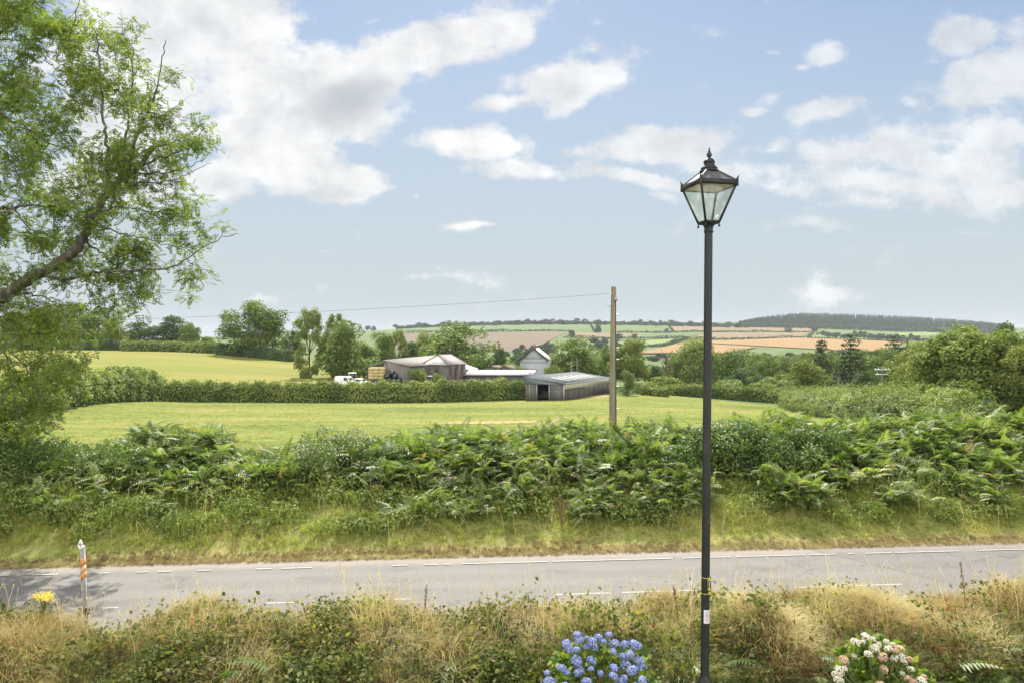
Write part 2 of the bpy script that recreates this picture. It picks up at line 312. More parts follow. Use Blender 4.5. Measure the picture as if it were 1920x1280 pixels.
M['chrome_grey'] = plain('chrome_grey', (.35, .36, .36), .4, .3)
M['black_plate'] = plain('black_plate', (.02, .02, .018), .5)
M['yellow_ink'] = plain('yellow_ink', (.55, .45, .12), .6)
M['paper_white'] = plain('paper_white', (.55, .53, .55), .8)
M['ink_pink'] = plain('ink_pink', (.36, .20, .30), .8)
M['wire_grey'] = plain('wire_grey', (.05, .05, .05), .95, 0, .1, 3, .05)
M['ridge_clay'] = plain('ridge_clay', (.20, .12, .095), .9)
M['tyre'] = plain('tyre', (.02, .02, .02), .85)
M['dark_glass'] = plain('dark_glass', (.03, .04, .045), .1, 0, .1, 3, .7)
M['orange'] = plain('orange', (.50, .21, .055), .7)
M['marker_grey'] = mottled('marker_grey', [(0, (.16, .155, .14)), (1, (.36, .35, .33))], [(20, 1, 5, (1, 1, .3))], .8)
M['faded_orange'] = plain('faded_orange', (.55, .33, .20), .7)
M['rust_red'] = plain('rust_red', (.30, .07, .04), .8)
M['straw'] = mottled('straw', [(0, (.36, .27, .12)), (1, (.56, .45, .24))], [(9, .7, 5, (1, 1, 3)), (1.3, .3, 2, (1, 1, 1))], .95)
M['black_wrap'] = plain('black_wrap', (.018, .02, .024), .22, 0, .2, 3, .6)
M['pole_wood'] = mottled('pole_wood', [(0, (.10, .085, .05)), (.5, (.19, .165, .105)), (1, (.30, .27, .19))], [(14, .6, 6, (1, 1, .06)), (2, .4, 3, (1, 1, .4))], .9, .4)
M['steel'] = plain('steel', (.30, .31, .32), .45, .6)
M['stone'] = mottled('stone', [(0, (.06, .05, .042)), (.5, (.115, .097, .08)), (1, (.20, .175, .145))], [(3.2, .8, 4, (1, 1, 1.6)), (.5, .2, 3, (1, 1, 1))], .95, .5)
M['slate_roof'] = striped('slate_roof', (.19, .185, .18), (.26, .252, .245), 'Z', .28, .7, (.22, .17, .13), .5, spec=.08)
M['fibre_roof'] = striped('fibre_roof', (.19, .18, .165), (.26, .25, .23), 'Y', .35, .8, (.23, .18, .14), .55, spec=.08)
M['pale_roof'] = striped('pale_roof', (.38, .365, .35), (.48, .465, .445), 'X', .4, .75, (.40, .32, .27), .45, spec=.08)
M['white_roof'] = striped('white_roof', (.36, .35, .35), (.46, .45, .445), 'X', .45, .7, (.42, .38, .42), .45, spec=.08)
M['grey_sheet_roof'] = striped('grey_sheet_roof', (.092, .107, .117), (.13, .147, .157), 'Y', .5, .8, (.17, .18, .18), .3, spec=.08)
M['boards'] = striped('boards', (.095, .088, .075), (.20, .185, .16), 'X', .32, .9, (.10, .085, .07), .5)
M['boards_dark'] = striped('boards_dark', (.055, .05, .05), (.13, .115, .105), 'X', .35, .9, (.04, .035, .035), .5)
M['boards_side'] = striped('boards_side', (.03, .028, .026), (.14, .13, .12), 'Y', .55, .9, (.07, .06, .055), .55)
M['cream_sheet'] = striped('cream_sheet', (.34, .325, .27), (.42, .405, .345), 'Y', .5, .6, (.4, .37, .3), .3)
M['grey_sheet'] = striped('grey_sheet', (.11, .135, .15), (.15, .175, .19), 'X', .5, .5, (.1, .11, .11), .3)
M['concrete'] = mottled('concrete', [(0, (.06, .058, .053)), (1, (.155, .15, .14))], [(1.6, .7, 6, (1, 1, 1)), (.5, .3, 3, (1, 1, 1))], .9)
M['grey_render'] = mottled('grey_render', [(0, (.25, .26, .275)), (1, (.33, .34, .36))], [(.7, 1, 6, (1, 1, 1))], .85)
M['dark_inside'] = plain('dark_inside', (.05, .045, .04), .95)
M['brick'] = plain('brick', (.16, .085, .065), .9)
M['blue_flower'] = foliage('blue_flower', [(0, (.14, .19, .42)), (.5, (.30, .37, .61)), (.85, (.50, .55, .75)), (1, (.52, .45, .66))], .3, .6, (1, 1, 1.1))
M['white_flower'] = foliage('white_flower', [(0, (.52, .48, .34)), (.5, (.74, .71, .60)), (1, (.82, .80, .74))], .3, .6, (1, 1, .9))
M['pink_flower'] = foliage('pink_flower', [(0, (.46, .28, .19)), (.5, (.66, .46, .33)), (1, (.76, .60, .48))], .3, .6, (1, 1, .9))
M['yellow_flower'] = foliage('yellow_flower', [(0, (.62, .46, .03)), (1, (.80, .68, .08))], .3, .6, (1, 1, .8))
M['mauve_flower'] = foliage('mauve_flower', [(0, (.34, .25, .25)), (1, (.62, .52, .52))], .3, .7, (1, 1, 1))
M['hydrangea_leaf'] = foliage('hydrangea_leaf', [(0, (.05, .10, .02)), (.6, (.14, .20, .03)), (1, (.30, .32, .06))], .45, .4)
M['stem'] = plain('stem', (.12, .14, .05), .8)
M['stem_brown'] = plain('stem_brown', (.13, .06, .03), .9)
CROP = {}
for nm, c in {'brown': (.125, .098, .068), 'tan': (.165, .122, .068), 'orange': (.225, .145, .064), 'green': (.085, .125, .045), 'lime': (.14, .18, .062)}.items():
    CROP[nm] = mottled('crop_' + nm, [(0, tuple(x * .85 for x in c)), (1, tuple(x * 1.14 for x in c))], [(.012, .5, 3, (1, .25, 1)), (.06, .5, 3, (.2, 1, 1))], .95, spec=.1)
def glass_mat():
    m, nt, b, out = new_mat('lantern_glass'); L = nt.links.new
    t = nt.nodes.new('ShaderNodeBsdfTransparent'); t.inputs[0].default_value = (.955, .97, .945, 1)
    tl = nt.nodes.new('ShaderNodeBsdfTranslucent'); tl.inputs[0].default_value = (.62, .66, .58, 1)
    mx = nt.nodes.new('ShaderNodeMixShader'); mx.inputs[0].default_value = .10; L(t.outputs[0], mx.inputs[1]); L(tl.outputs[0], mx.inputs[2])
    g = nt.nodes.new('ShaderNodeBsdfGlossy'); g.inputs['Roughness'].default_value = .08; g.inputs[0].default_value = (.9, .9, .9, 1)
    m2 = nt.nodes.new('ShaderNodeMixShader'); m2.inputs[0].default_value = .06; L(mx.outputs[0], m2.inputs[1]); L(g.outputs[0], m2.inputs[2]); L(m2.outputs[0], out.inputs[0])
    return m
M['glass'] = glass_mat()

# ------------------------------------------------------------------ terrain
RY = [26, 30, 65, 100, 130, 134, 142, 170, 240, 300, 450, 700, 1000, 1600, 2200, 2800, 3600, 6000, 12000]
RX = [-900, -600, 0, 300, 450, 600, 800, 1000, 1200, 1500, 1900, 2500, 3200]
TAB = [  # pixels under the horizon at which the ground shows
 [241] * 13,
 [209] * 13,
 [150, 150, 150, 146, 144, 144, 143, 142, 141, 150, 152, 150, 150],
 [60, 70, 92, 122, 124, 124, 124, 123, 122, 128, 126, 122, 122],
 [40, 50, 65, 110, 112, 114, 115, 110, 102, 118, 112, 105, 105],
 [38, 46, 60, 98, 104, 110, 112, 108, 101, 117, 110, 103, 103],
 [35, 42, 52, 76, 80, 79, 75, 96, 98, 112, 105, 100, 100],
 [28, 32, 40, 50, 60, 68, 70, 88, 92, 108, 88, 80, 80],
 [10, 12, 15, 17, 23, 36, 66, 78, 80, 88, 60, 50, 50],
 [9, 10, 13, 14, 20, 34, 60, 70, 72, 76, 42, 34, 34],
 [8, 8, 10, 12, 18, 30, 48, 56, 58, 58, 20, 15, 15],
 [5, 5, 6, 9, 14, 22, 38, 40, 42, 40, 10, 6, 6],
 [2, 2, 3, 4, 6, 10, 20, 16, 23, 21, 4, 0, 0],
 [-2, -2, -2, -3, -5, -8, -20, -18, -11, -8, -2, -4, -4],
 [0, 0, 0, -5, -9, -14, -27, -33, -32, -23, -10, -10, -10],
 [0, 0, 0, -6, -10, -15, -26, -31, -33, -40, -26, -16, -16],
 [2, 2, 2, -3, -6, -10, -16, -20, -22, -28, -18, -10, -10],
 [5] * 13,
 [6] * 13]
_gl = np.linspace(math.log(26), math.log(12000), 320); _gx = np.linspace(-900, 3200, 206)
_t1 = np.array([np.interp(_gx, RX, r) for r in TAB]); _ly = np.log(RY)
_G = np.array([np.interp(_gl, _ly, _t1[:, j]) for j in range(len(_gx))]).T
for _ in range(2):
    p = np.pad(_G, ((2, 2), (3, 3)), mode='edge'); _G = sum(p[2 + i:2 + i + len(_gl), 3 + j:3 + j + len(_gx)] * wi * wj for i, wi in zip((-1, 0, 1), (.25, .5, .25)) for j, wj in zip((-3, -1, 0, 1, 3), (.1, .2, .4, .2, .1)))
def wob(X, Y, s, seed):
    r = np.random.default_rng(seed); a = 0
    for k in range(6):
        f = s * (1.7 ** (k % 3)) * r.uniform(.7, 1.3); th = r.uniform(0, 6.28); a = a + np.sin((X * math.cos(th) + Y * math.sin(th)) * f + r.uniform(0, 6.28))
    return a / 3.2
CREST_PX = [-400, 0, 130, 200, 280, 330, 400, 450, 540, 620, 700, 760, 900, 1070, 1150, 1300, 1500, 1600, 1780, 1900, 2400]
CREST_PY = [815, 812, 822, 842, 812, 815, 818, 838, 846, 826, 822, 812, 810, 800, 806, 804, 796, 794, 794, 788, 780]
def near_z(X, Y):
    t = Y - .08 * X
    z = np.interp(t, [-40, 0, 8.4, 9.0, 9.8, 10.9, 11.7, 12.4, 13.0, 13.15, 18.55, 18.8, 19.2, 20.5, 21.4, 29],
                  [.9, .9, .9, 1.22, 1.5, 1.42, .62, .2, .05, -.06, -.06, .06, .18, .74, 1.08, .9])
    px = 960 + F * X / np.maximum(Y, 15)
    c = Z_at(np.interp(px, CREST_PX, CREST_PY), 25.0) - .95
    k = np.interp(t, [21.3, 22.3, 24.6, 25.6, 28.0, 29.5], [0, .3, 1, 1, .15, 0]); k = k * k * (3 - 2 * k)
    z = z + (c - 1.0) * k
    rough = np.interp(t, [8.6, 9.4, 12.4, 12.9, 18.8, 19.4, 28, 30], [.02, .17, .13, 0, 0, .08, .12, .03])
    return z + rough * wob(X, Y, 1.6, 3)
def ground(X, Y):
    X = np.asarray(X, float); Y = np.asarray(Y, float); X, Y = np.broadcast_arrays(X, Y)
    Yc = np.clip(Y, 26, 12000); px = np.clip(960 + F * X / Yc, -900, 3199.9)
    fi = np.clip((np.log(Yc) - _gl[0]) / (_gl[1] - _gl[0]), 0, len(_gl) - 1.001); fj = np.clip((px + 900) / (_gx[1] - _gx[0]), 0, len(_gx) - 1.001)
    i, j = fi.astype(int), fj.astype(int); a, b = fi - i, fj - j
    v = _G[i, j] * (1 - a) * (1 - b) + _G[i + 1, j] * a * (1 - b) + _G[i, j + 1] * (1 - a) * b + _G[i + 1, j + 1] * a * b
    far = EYE - v / F * Yc
    k = np.clip((Y - 27.5) / 6, 0, 1); k = k * k * (3 - 2 * k)
    return near_z(X, Y) * (1 - k) + far * k
def gz(X, Y): return float(ground(X, Y))
_RYS = np.exp(np.linspace(math.log(40), math.log(4000), 900))
def hit(px, py, ymin=40):
    """where the line of sight through a point of the picture first meets the ground"""
    x = (px - 960) / F * _RYS; v = (EYE - ground(x, _RYS)) * F / _RYS + 640
    ok = np.where((v <= py) & (_RYS > ymin))[0]
    Y = _RYS[ok[0]] if len(ok) else 3000.
    return (px - 960) / F * Y, Y

def build_ground():
    ys = np.concatenate([np.arange(-14, 8, 1.0), np.arange(8, 13, .22), np.arange(13, 18.6, .7), np.arange(18.6, 34, .3), np.exp(np.linspace(math.log(34), math.log(5500), 240))])
    us = np.concatenate([np.linspace(-2, -.95, 30), np.linspace(-.94, .94, 300), np.linspace(.95, 2, 30)])
    Yg = np.repeat(ys[:, None], len(us), 1); Xg = us[None] * (np.maximum(Yg, 0) + 12)
    Zg = ground(Xg, Yg)
    q = Quads(); n, m = Xg.shape; i = np.arange(n - 1)[:, None] * m; j = np.arange(m - 1)[None]
    f = np.stack([i + j, i + j + 1, i + m + j + 1, i + m + j], -1).reshape(-1, 4)
    q.add(np.stack([Xg, Yg, Zg], -1).reshape(-1, 3), f)
    cx = (Xg[:-1, :-1] + Xg[1:, 1:]).ravel() / 2; cy = (Yg[:-1, :-1] + Yg[1:, 1:]).ravel() / 2
    t = cy - .08 * cx; px = 960 + F * cx / np.maximum(cy, 1)
    mi = np.full(len(cx), 3)
    mi[t < 28.3] = 0; mi[t < 21.2] = 5; mi[t < 12.6] = 1
    hedge_y = np.interp(px, [-900, 0, 130, 290, 1000, 1250, 1500, 1780, 2500], [60, 66, 85, 124, 131, 142, 112, 72, 60])
    mi[(t >= 28.3) & (cy < hedge_y)] = 2
    mi[(cy >= hedge_y) & (px < 1000) & (cy < 250)] = 4
    q.m = [mi]
    o = q.build('ground', [M['undergrowth'], M['garden_soil'], M['pasture'], M['valley_grass'], M['hay_field'], M['verge_turf']], smooth=True)
    return tag(o, 'rolling green farmland with pasture, hay field and wooded valley', 'ground', kind='structure')
build_ground()

# road
def road_material():
    m, nt, b, out = new_mat('asphalt'); L = nt.links.new
    tc = nt.nodes.new('ShaderNodeTexCoord'); sep = nt.nodes.new('ShaderNodeSeparateXYZ'); L(tc.outputs['Object'], sep.inputs[0])
    def noise(sc, det, st=(1, 1, 1)):
        mp = nt.nodes.new('ShaderNodeMapping'); mp.inputs['Scale'].default_value = st; L(tc.outputs['Object'], mp.inputs[0])
        n = nt.nodes.new('ShaderNodeTexNoise'); n.inputs['Scale'].default_value = sc; n.inputs['Detail'].default_value = det; L(mp.outputs[0], n.inputs['Vector']); return n.outputs[0]
    def mth(op, a, b_, c=None):
        n = nt.nodes.new('ShaderNodeMath'); n.operation = op
        for i, v in enumerate((a, b_, c)):
            if v is None: continue
            if isinstance(v, (int, float)): n.inputs[i].default_value = v
            else: L(v, n.inputs[i])
        return n.outputs[0]
    def mix(f, a, b_):
        n = nt.nodes.new('ShaderNodeMix'); n.data_type = 'RGBA'; L(f, n.inputs[0])
        for i, v in ((6, a), (7, b_)):
            if isinstance(v, tuple): n.inputs[i].default_value = (*v, 1)
            else: L(v, n.inputs[i])
        return n.outputs[2]
    t = mth('MULTIPLY_ADD', sep.outputs[0], -.08, sep.outputs[1])
    base = mix(noise(28, 4), (.098, .092, .085), (0.150, 0.142, 0.132))
    base = mix(mth('MULTIPLY', noise(.6, 5, (.35, 1.2, 1)), .55), base, (0.155, 0.150, 0.141))
    for tc_, amt in ((14.1, .35), (15.0, .22), (16.3, .38), (17.25, .3)):   # polished wheel tracks
        tk = nt.nodes.new('ShaderNodeMapRange'); tk.interpolation_type = 'SMOOTHSTEP'; L(mth('ABSOLUTE', mth('SUBTRACT', mth('MULTIPLY_ADD', noise(.5, 2, (.4, 1, 1)), .3, t), tc_ + .15), 0), tk.inputs[0]); tk.inputs[1].default_value = .38; tk.inputs[2].default_value = .05; tk.inputs[4].default_value = amt
        base = mix(tk.outputs[0], base, (0.168, 0.161, 0.153))
    st_ = nt.nodes.new('ShaderNodeMapRange'); L(noise(.9, 7, (.5, 1.3, 1)), st_.inputs[0]); st_.inputs[1].default_value = .56; st_.inputs[2].default_value = .74; st_.inputs[4].default_value = .6
    base = mix(st_.outputs[0], base, (0.071, 0.069, 0.066))
    vo = nt.nodes.new('ShaderNodeTexVoronoi'); vo.feature = 'DISTANCE_TO_EDGE'; vo.inputs['Scale'].default_value = .55; wp = nt.nodes.new('ShaderNodeVectorMath'); wp.operation = 'MULTIPLY_ADD'
    nz = nt.nodes.new('ShaderNodeTexNoise'); nz.inputs['Scale'].default_value = 2.5; nz.inputs['Detail'].default_value = 4; L(tc.outputs['Object'], nz.inputs['Vector']); L(nz.outputs['Color'], wp.inputs[0]); wp.inputs[1].default_value = (.9, .9, 0); L(tc.outputs['Object'], wp.inputs[2]); L(wp.outputs[0], vo.inputs['Vector'])
    ck = mth('MULTIPLY', mth('LESS_THAN', vo.outputs['Distance'], .008), mth('GREATER_THAN', noise(.25, 2), .54))
    base = mix(mth('MULTIPLY', ck, .5), base, (0.042, 0.040, 0.038))
    # sandy worn strip along the far edge
    e = nt.nodes.new('ShaderNodeMapRange'); e.interpolation_type = 'SMOOTHSTEP'; L(mth('ADD', t, mth('MULTIPLY', noise(1.2, 4), .5)), e.inputs[0]); e.inputs[1].default_value = 18.0; e.inputs[2].default_value = 18.5; e.inputs[4].default_value = .75
    base = mix(e.outputs[0], base, (0.218, 0.189, 0.158))
    # a darker resurfaced length to the east with a slanting joint
    j = mth('SUBTRACT', mth('MULTIPLY_ADD', mth('SUBTRACT', t, 17.6), .72, sep.outputs[0]), 9.0 - 0.1)
    pt = nt.nodes.new('ShaderNodeMapRange'); L(j, pt.inputs[0]); pt.inputs[1].default_value = -.02; pt.inputs[2].default_value = .02; pt.inputs[4].default_value = .3
    base = mix(pt.outputs[0], base, (0.099, 0.093, 0.090))
    sm = mth('LESS_THAN', mth('ABSOLUTE', j, 0), .035)
    base = mix(mth('MULTIPLY', sm, .55), base, (0.050, 0.049, 0.046))
    L(base, b.inputs['Base Color']); b.inputs['Roughness'].default_value = .82; b.inputs['Specular IOR Level'].default_value = .3
    bp = nt.nodes.new('ShaderNodeBump'); bp.inputs['Strength'].default_value = .25; bp.inputs['Distance'].default_value = .01; L(noise(70, 2), bp.inputs['Height']); L(bp.outputs[0], b.inputs['Normal'])
    return m
M['road'] = road_material()
M['road_paint'] = mottled('road_paint', [(0, (.16, .155, .148)), (.35, (.36, .355, .34)), (.6, (.27, .265, .258)), (1, (.40, .40, .39))], [(12, .6, 5, (1, 1, 1)), (1.3, .4, 3, (1, 1, 1))], .7)
def strip(q, x0, x1, t0, t1, z, nx=1):
    xs = np.linspace(x0, x1, nx + 1); v = np.concatenate([np.stack([xs, t0 + .08 * xs, 0 * xs + z], -1), np.stack([xs, t1 + .08 * xs, 0 * xs + z], -1)])
    n = nx + 1; q.add(v, [[i, i + 1, n + i + 1, n + i] for i in range(nx)])
q = Quads()
xs = np.linspace(-90, 70, 641); r = np.random.default_rng(5)
fe = 18.6 + .07 * wob(xs, xs * 0, 2.3, 21); ne = 13.1 + .05 * wob(xs, xs * 0, 2.0, 22)
rows = [ne, ne * 0 + 14, ne * 0 + 16, ne * 0 + 17.6, fe]; zz = [0, .02, .035, .02, 0]
v = np.concatenate([np.stack([xs, tt + .08 * xs, 0 * xs + z], -1) for tt, z in zip(rows, zz)]); n = len(xs)
q.add(v, [[a * n + i, a * n + i + 1, (a + 1) * n + i + 1, (a + 1) * n + i] for a in range(4) for i in range(n - 1)])
tag(q.build('road', M['road'], smooth=True), 'grey asphalt country road crossing in front of the bracken bank', 'road', kind='structure')
q = Quads()
TF, TN = 17.86, 15.50
def line_x(px, t): u = (px - 960) / F; Y = t / (1 - .08 * u); return u * Y
for a, b in [(-200, -120), (-60, 20), (60, 110), (180, 205), (255, 278), (295, 322), (370, 397), (480, 510), (528, 585), (735, 765), (795, 822), (828, 846), (866, 1028), (1034, 1260), (1280, 1370), (1381, 1510), (1518, 1567), (1590, 1600), (1622, 1672), (1678, 1798), (1832, 1960), (2040, 2200)]:
    strip(q, line_x(a, TF), line_x(b, TF), TF - .028, TF + .028, .034)
for a, b in [(-120, 20), (190, 222), (500, 560), (680, 770), (1042, 1145), (1165, 1308), (1490, 1690), (1900, 2100)]:
    strip(q, line_x(a, TN), line_x(b, TN), TN - .032, TN + .032, .0365)
tag(q.build('road_marking', M['road_paint']), 'worn white dashed lines painted along the road', 'road marking', kind='structure')

# crop fields on the hill opposite
def draped(name, mat, quad, label, off=.5, nx=24, ny=8, ymin=600):
    (a, b, c, d) = [np.array(p, float) for p in quad]; V = []
    for j in range(ny + 1):
        for i in range(nx + 1):
            s, t = i / nx, j / ny; p = (a * (1 - s) + b * s) * (1 - t) + (d * (1 - s) + c * s) * t
            X, Y = hit(p[0], p[1], ymin); V.append((X, Y, gz(X, Y) + off))
    q = Quads(); q.add(V, [[j * (nx + 1) + i, j * (nx + 1) + i + 1, (j + 1) * (nx + 1) + i + 1, (j + 1) * (nx + 1) + i] for j in range(ny) for i in range(nx)])
    o = q.build(name, mat, smooth=True); return tag(o, label, 'field', 'fields on the hill opposite', 'structure')
draped('crop_field', CROP['green'], [(888, 612), (1105, 611), (1112, 621), (882, 622)], 'green field along the top of the hill above the brown field', .5)
draped('crop_field', CROP['brown'], [(735, 626), (1068, 621), (985, 662), (715, 655)], 'broad brown ploughed field behind the farm', .8)
draped('crop_field', CROP['green'], [(1110, 612), (1252, 613), (1250, 623), (1116, 622)], 'green field on the hill top behind the telegraph pole', .5)
draped('crop_field', CROP['tan'], [(1070, 625), (1225, 625), (1190, 634), (1062, 633)], 'narrow tan stubble field below the hill top green field', .9)
draped('crop_field', CROP['tan'], [(1262, 613), (1528, 615), (1518, 623), (1256, 621)], 'tan stubble field just below the conifer plantation', .5)
draped('crop_field', CROP['green'], [(1160, 628), (1330, 623), (1290, 633), (1160, 640)], 'dark green strip of field between stubble fields', .9)
draped('crop_field', CROP['tan'], [(1325, 624), (1520, 624), (1500, 634), (1285, 637)], 'middle stubble field of the three beside the lamp', 1.0)
draped('crop_field', CROP['lime'], [(1156, 642), (1290, 635), (1245, 648), (1150, 654)], 'pale green field left of the lamp post', 1.1)
draped('crop_field', CROP['orange'], [(1290, 642), (1490, 634), (1700, 641), (1650, 662)], 'large orange ripe corn field above the valley wood', 1.3)
draped('crop_field', CROP['orange'], [(1285, 643), (1420, 652), (1360, 664), (1195, 664)], 'orange corn field corner running down to the valley wood', 1.9)
draped('crop_field', CROP['lime'], [(1535, 629), (1660, 637), (1700, 641), (1515, 634)], 'bright lime green strip above the orange corn field', 1.6)
draped('crop_field', CROP['lime'], [(1690, 624), (1765, 621), (1752, 630), (1672, 630)], 'bright green field at the foot of the plantation', .9)
draped('crop_field', CROP['green'], [(1540, 620), (1690, 624), (1672, 632), (1550, 627)], 'green field dotted with trees below the plantation', .7)

M['bare_earth'] = mottled('bare_earth', [(0, (.16, .165, .045)), (.45, (.24, .20, .08)), (1, (.40, .30, .16))], [(.5, .6, 5, (.4, 1, 1)), (2, .4, 3, (1, 1, 1))], .95, spec=.1, con=.12)
tag(draped('bare_strip', M['bare_earth'], [(860, 790), (1010, 788), (1000, 793), (800, 796)], 'worn tan strip of bare ground at the near edge of the pasture', .03, 20, 5, 36), None, 'bare ground')
tag(draped('bare_strip', M['bare_earth'], [(1105, 741), (1135, 739), (1142, 744), (1085, 747)], 'small worn tan patch beside the cattle shed', .04, 8, 3, 80), None, 'bare ground')

# ------------------------------------------------------------------ trees
def crown(q, rng, lobes, n, leaf, inner=.25, aspect=.7, mi=0, tbias=0, up=.35):
    lobes = np.array(lobes, float); w = lobes[:, 3] ** 2; k = rng.choice(len(lobes), n, p=w / w.sum())
    d = unit(rng.normal(size=(n, 3))); d[:, 2] = np.where(d[:, 2] < -.6, -d[:, 2] * .6, d[:, 2]); d = unit(d)
    ph = rng.uniform(0, 6.28, (len(lobes), 3)); bump = 1 + .13 * np.sin(5 * d[:, 0] + ph[k, 0]) + .13 * np.sin(6 * d[:, 1] + ph[k, 1]) + .1 * np.sin(7 * d[:, 2] + ph[k, 2])
    rad = np.where(rng.random(n) < inner, rng.uniform(.3, .9, n), rng.uniform(.82, 1.1, n)) * bump
    p = lobes[k, :3] + d * (lobes[k, 3] * rad)[:, None] * np.array([1, 1, .85])
    lt = rng.uniform(0, 1, len(lobes))
    tint = np.clip(.45 * lt[k] + .55 * rng.random(n) + tbias, 0, 1)
    leaves(q, p, d * .55 + rng.normal(size=(n, 3)) * .5 + np.array([0, 0, up]), leaf * rng.uniform(.6, 1.35, n), tint, rng, aspect, mi)
def lobes_oak(rng, n, c=(0, 0, .47), R=(.40, .40, .44), r=(.10, .17)):
    out = []
    for _ in range(n):
        d = unit(rng.normal(size=3)); d[2] = d[2] if d[2] > -.88 else -d[2]; s = rng.uniform(.3, 1) ** .5
        out.append((c[0] + d[0] * R[0] * s, c[1] + d[1] * R[1] * s, c[2] + d[2] * R[2] * s, rng.uniform(*r)))
    return out
def trunk_mesh(rng, lobes, r0=.03, fork=.3, lean=(0, 0), n_limb=9):
    q = Quads(); z = np.linspace(0, fork, 5); tube(q, np.stack([lean[0] * z / fork, lean[1] * z / fork, z], -1), np.interp(z, [0, .06 * fork, fork], [r0 * 1.35, r0, r0 * .8]), 8)
    top = np.array([lean[0], lean[1], fork])
    order = np.argsort([-l[3] for l in lobes])[:n_limb]
    for i in order:
        e = np.array(lobes[i][:3]); m = (top + e) / 2 + np.array([0, 0, .05]) + rng.normal(size=3) * .03; s = np.linspace(0, 1, 6)[:, None]
        pts = (1 - s) ** 2 * top + 2 * s * (1 - s) * m + s ** 2 * e; tube(q, pts, np.linspace(r0 * .55, r0 * .1, 6), 5)
    return q
PROTO = {}
def proto(key, seed, lobes, n, leaf, mat, r0=.03, fork=.3, inner=.25, lean=(0, 0), bark='bark', aspect=.7, name='tree', up=.35):
    rng = np.random.default_rng(seed); lb = lobes(rng) if callable(lobes) else lobes
    qc = Quads(); crown(qc, rng, lb, n, leaf, inner, aspect, up=up); PROTO[key] = (trunk_mesh(rng, lb, r0, fork, lean).mesh('trunk', M[bark], True), qc.mesh('crown', M[mat]), name)
oak = lambda rng: lobes_oak(rng, 46)
proto('oak_a', 1, oak, 9000, .034, 'leaf_oak', name='broadleaf_tree'); proto('oak_b', 2, oak, 9000, .034, 'leaf_dark', name='broadleaf_tree'); proto('oak_c', 3, oak, 9000, .034, 'leaf_pale', name='broadleaf_tree')
proto('oak_d', 4, lambda r: lobes_oak(r, 26, r=(.1, .19)), 8000, .036, 'leaf_olive', name='broadleaf_tree')
proto('round', 5, lambda r: lobes_oak(r, 64, (0, 0, .46), (.38, .38, .44), (.09, .14)), 14500, .028, 'leaf_oak', .022, .2, .35, name='broadleaf_tree')
proto('big', 6, lambda r: lobes_oak(r, 120, (0, 0, .46), (.42, .42, .47), (.07, .13)), 48000, .026, 'leaf_hedge', .03, .25, .2, name='broadleaf_tree')
proto('big_pale', 16, lambda r: lobes_oak(r, 100, (0, 0, .46), (.42, .42, .47), (.07, .14)), 34000, .024, 'leaf_olive', .03, .25, .2, name='broadleaf_tree')
def airy_lobes(rng):
    out = []
    for k in range(76):
        z = rng.uniform(.10, .92); R = .40 * math.sin(min(1, (z - .08) / .9) * math.pi * .8 + .35); a = rng.uniform(0, 6.28); s = rng.uniform(.35, 1) ** .5
        out.append((R * s * math.cos(a), R * s * math.sin(a), z, rng.uniform(.05, .105)))
    return out
proto('airy', 7, airy_lobes, 12000, .028, 'leaf_pale', .02, .4, .5, name='broadleaf_tree'); proto('airy_b', 8, airy_lobes, 12000, .028, 'leaf_pale', .02, .45, .5, (.05, 0), name='broadleaf_tree')
def ivy_lobes(rng): return [(rng.normal() * .12, rng.normal() * .12, z, rng.uniform(.1, .2)) for z in np.linspace(.1, .88, 22)]
proto('ivy', 9, ivy_lobes, 7000, .032, 'leaf_oak', .02, .4, .3, name='broadleaf_tree')
def bush_lobes(rng): return [(rng.uniform(-.34, .34), rng.uniform(-.34, .34), rng.uniform(.1, .78) * (1), rng.uniform(.13, .24)) for _ in range(16)]
proto('bush_a', 10, bush_lobes, 3600, .06, 'leaf_pale', .02, .15, .2, name='bush'); proto('bush_b', 11, bush_lobes, 3600, .06, 'leaf_hedge', .02, .15, .2, name='bush'); proto('bush_c', 12, bush_lobes, 3600, .06, 'leaf_dark', .02, .15, .2, name='bush')
def conifer(key, seed, tiers, mat, ragged=.2, droop=.25, name='conifer'):
    rng = np.random.default_rng(seed); q = Quads(); P, Nn, S, T = [], [], [], []
    for k in range(tiers):
        z = .10 + .88 * k / tiers; R = (.5 * (1 - (z - .08)) ** .75) * rng.uniform(1 - ragged, 1 + ragged); nb = max(5, int(11 - 6 * z))
        for b in range(nb):
            a = rng.uniform(0, 6.28); Lb = R * rng.uniform(.55, 1.1)
            for s in np.linspace(.12, 1, 12):
                wd = .05 * (1.1 - s) + .012
                for _ in range(2):
                    P.append((Lb * s * math.cos(a) + rng.normal() * wd, Lb * s * math.sin(a) + rng.normal() * wd, z - droop * Lb * s * s + rng.normal() * .010)); T.append(.25 + .5 * s * rng.random() + .2 * rng.random()); S.append(.05 * (1.15 - .5 * z))
    P = np.array(P); leaves(q, P, rng.normal(size=P.shape) * .5 + np.array([0, 0, .7]), np.array(S) * rng.uniform(.7, 1.3, len(S)), np.clip(np.array(T), 0, 1), rng, .5)
    t = Quads(); z = np.linspace(0, .97, 6); tube(t, np.stack([0 * z, 0 * z, z], -1), np.linspace(.024, .003, 6), 7)
    PROTO[key] = (t.mesh('trunk', M['bark'], True), q.mesh('crown', M[mat]), name)
conifer('fir_a', 20, 19, 'leaf_conifer', .35, .2); conifer('fir_b', 21, 15, 'leaf_conifer', .45, .1); conifer('cone', 22, 24, 'leaf_dark', .12, .4)
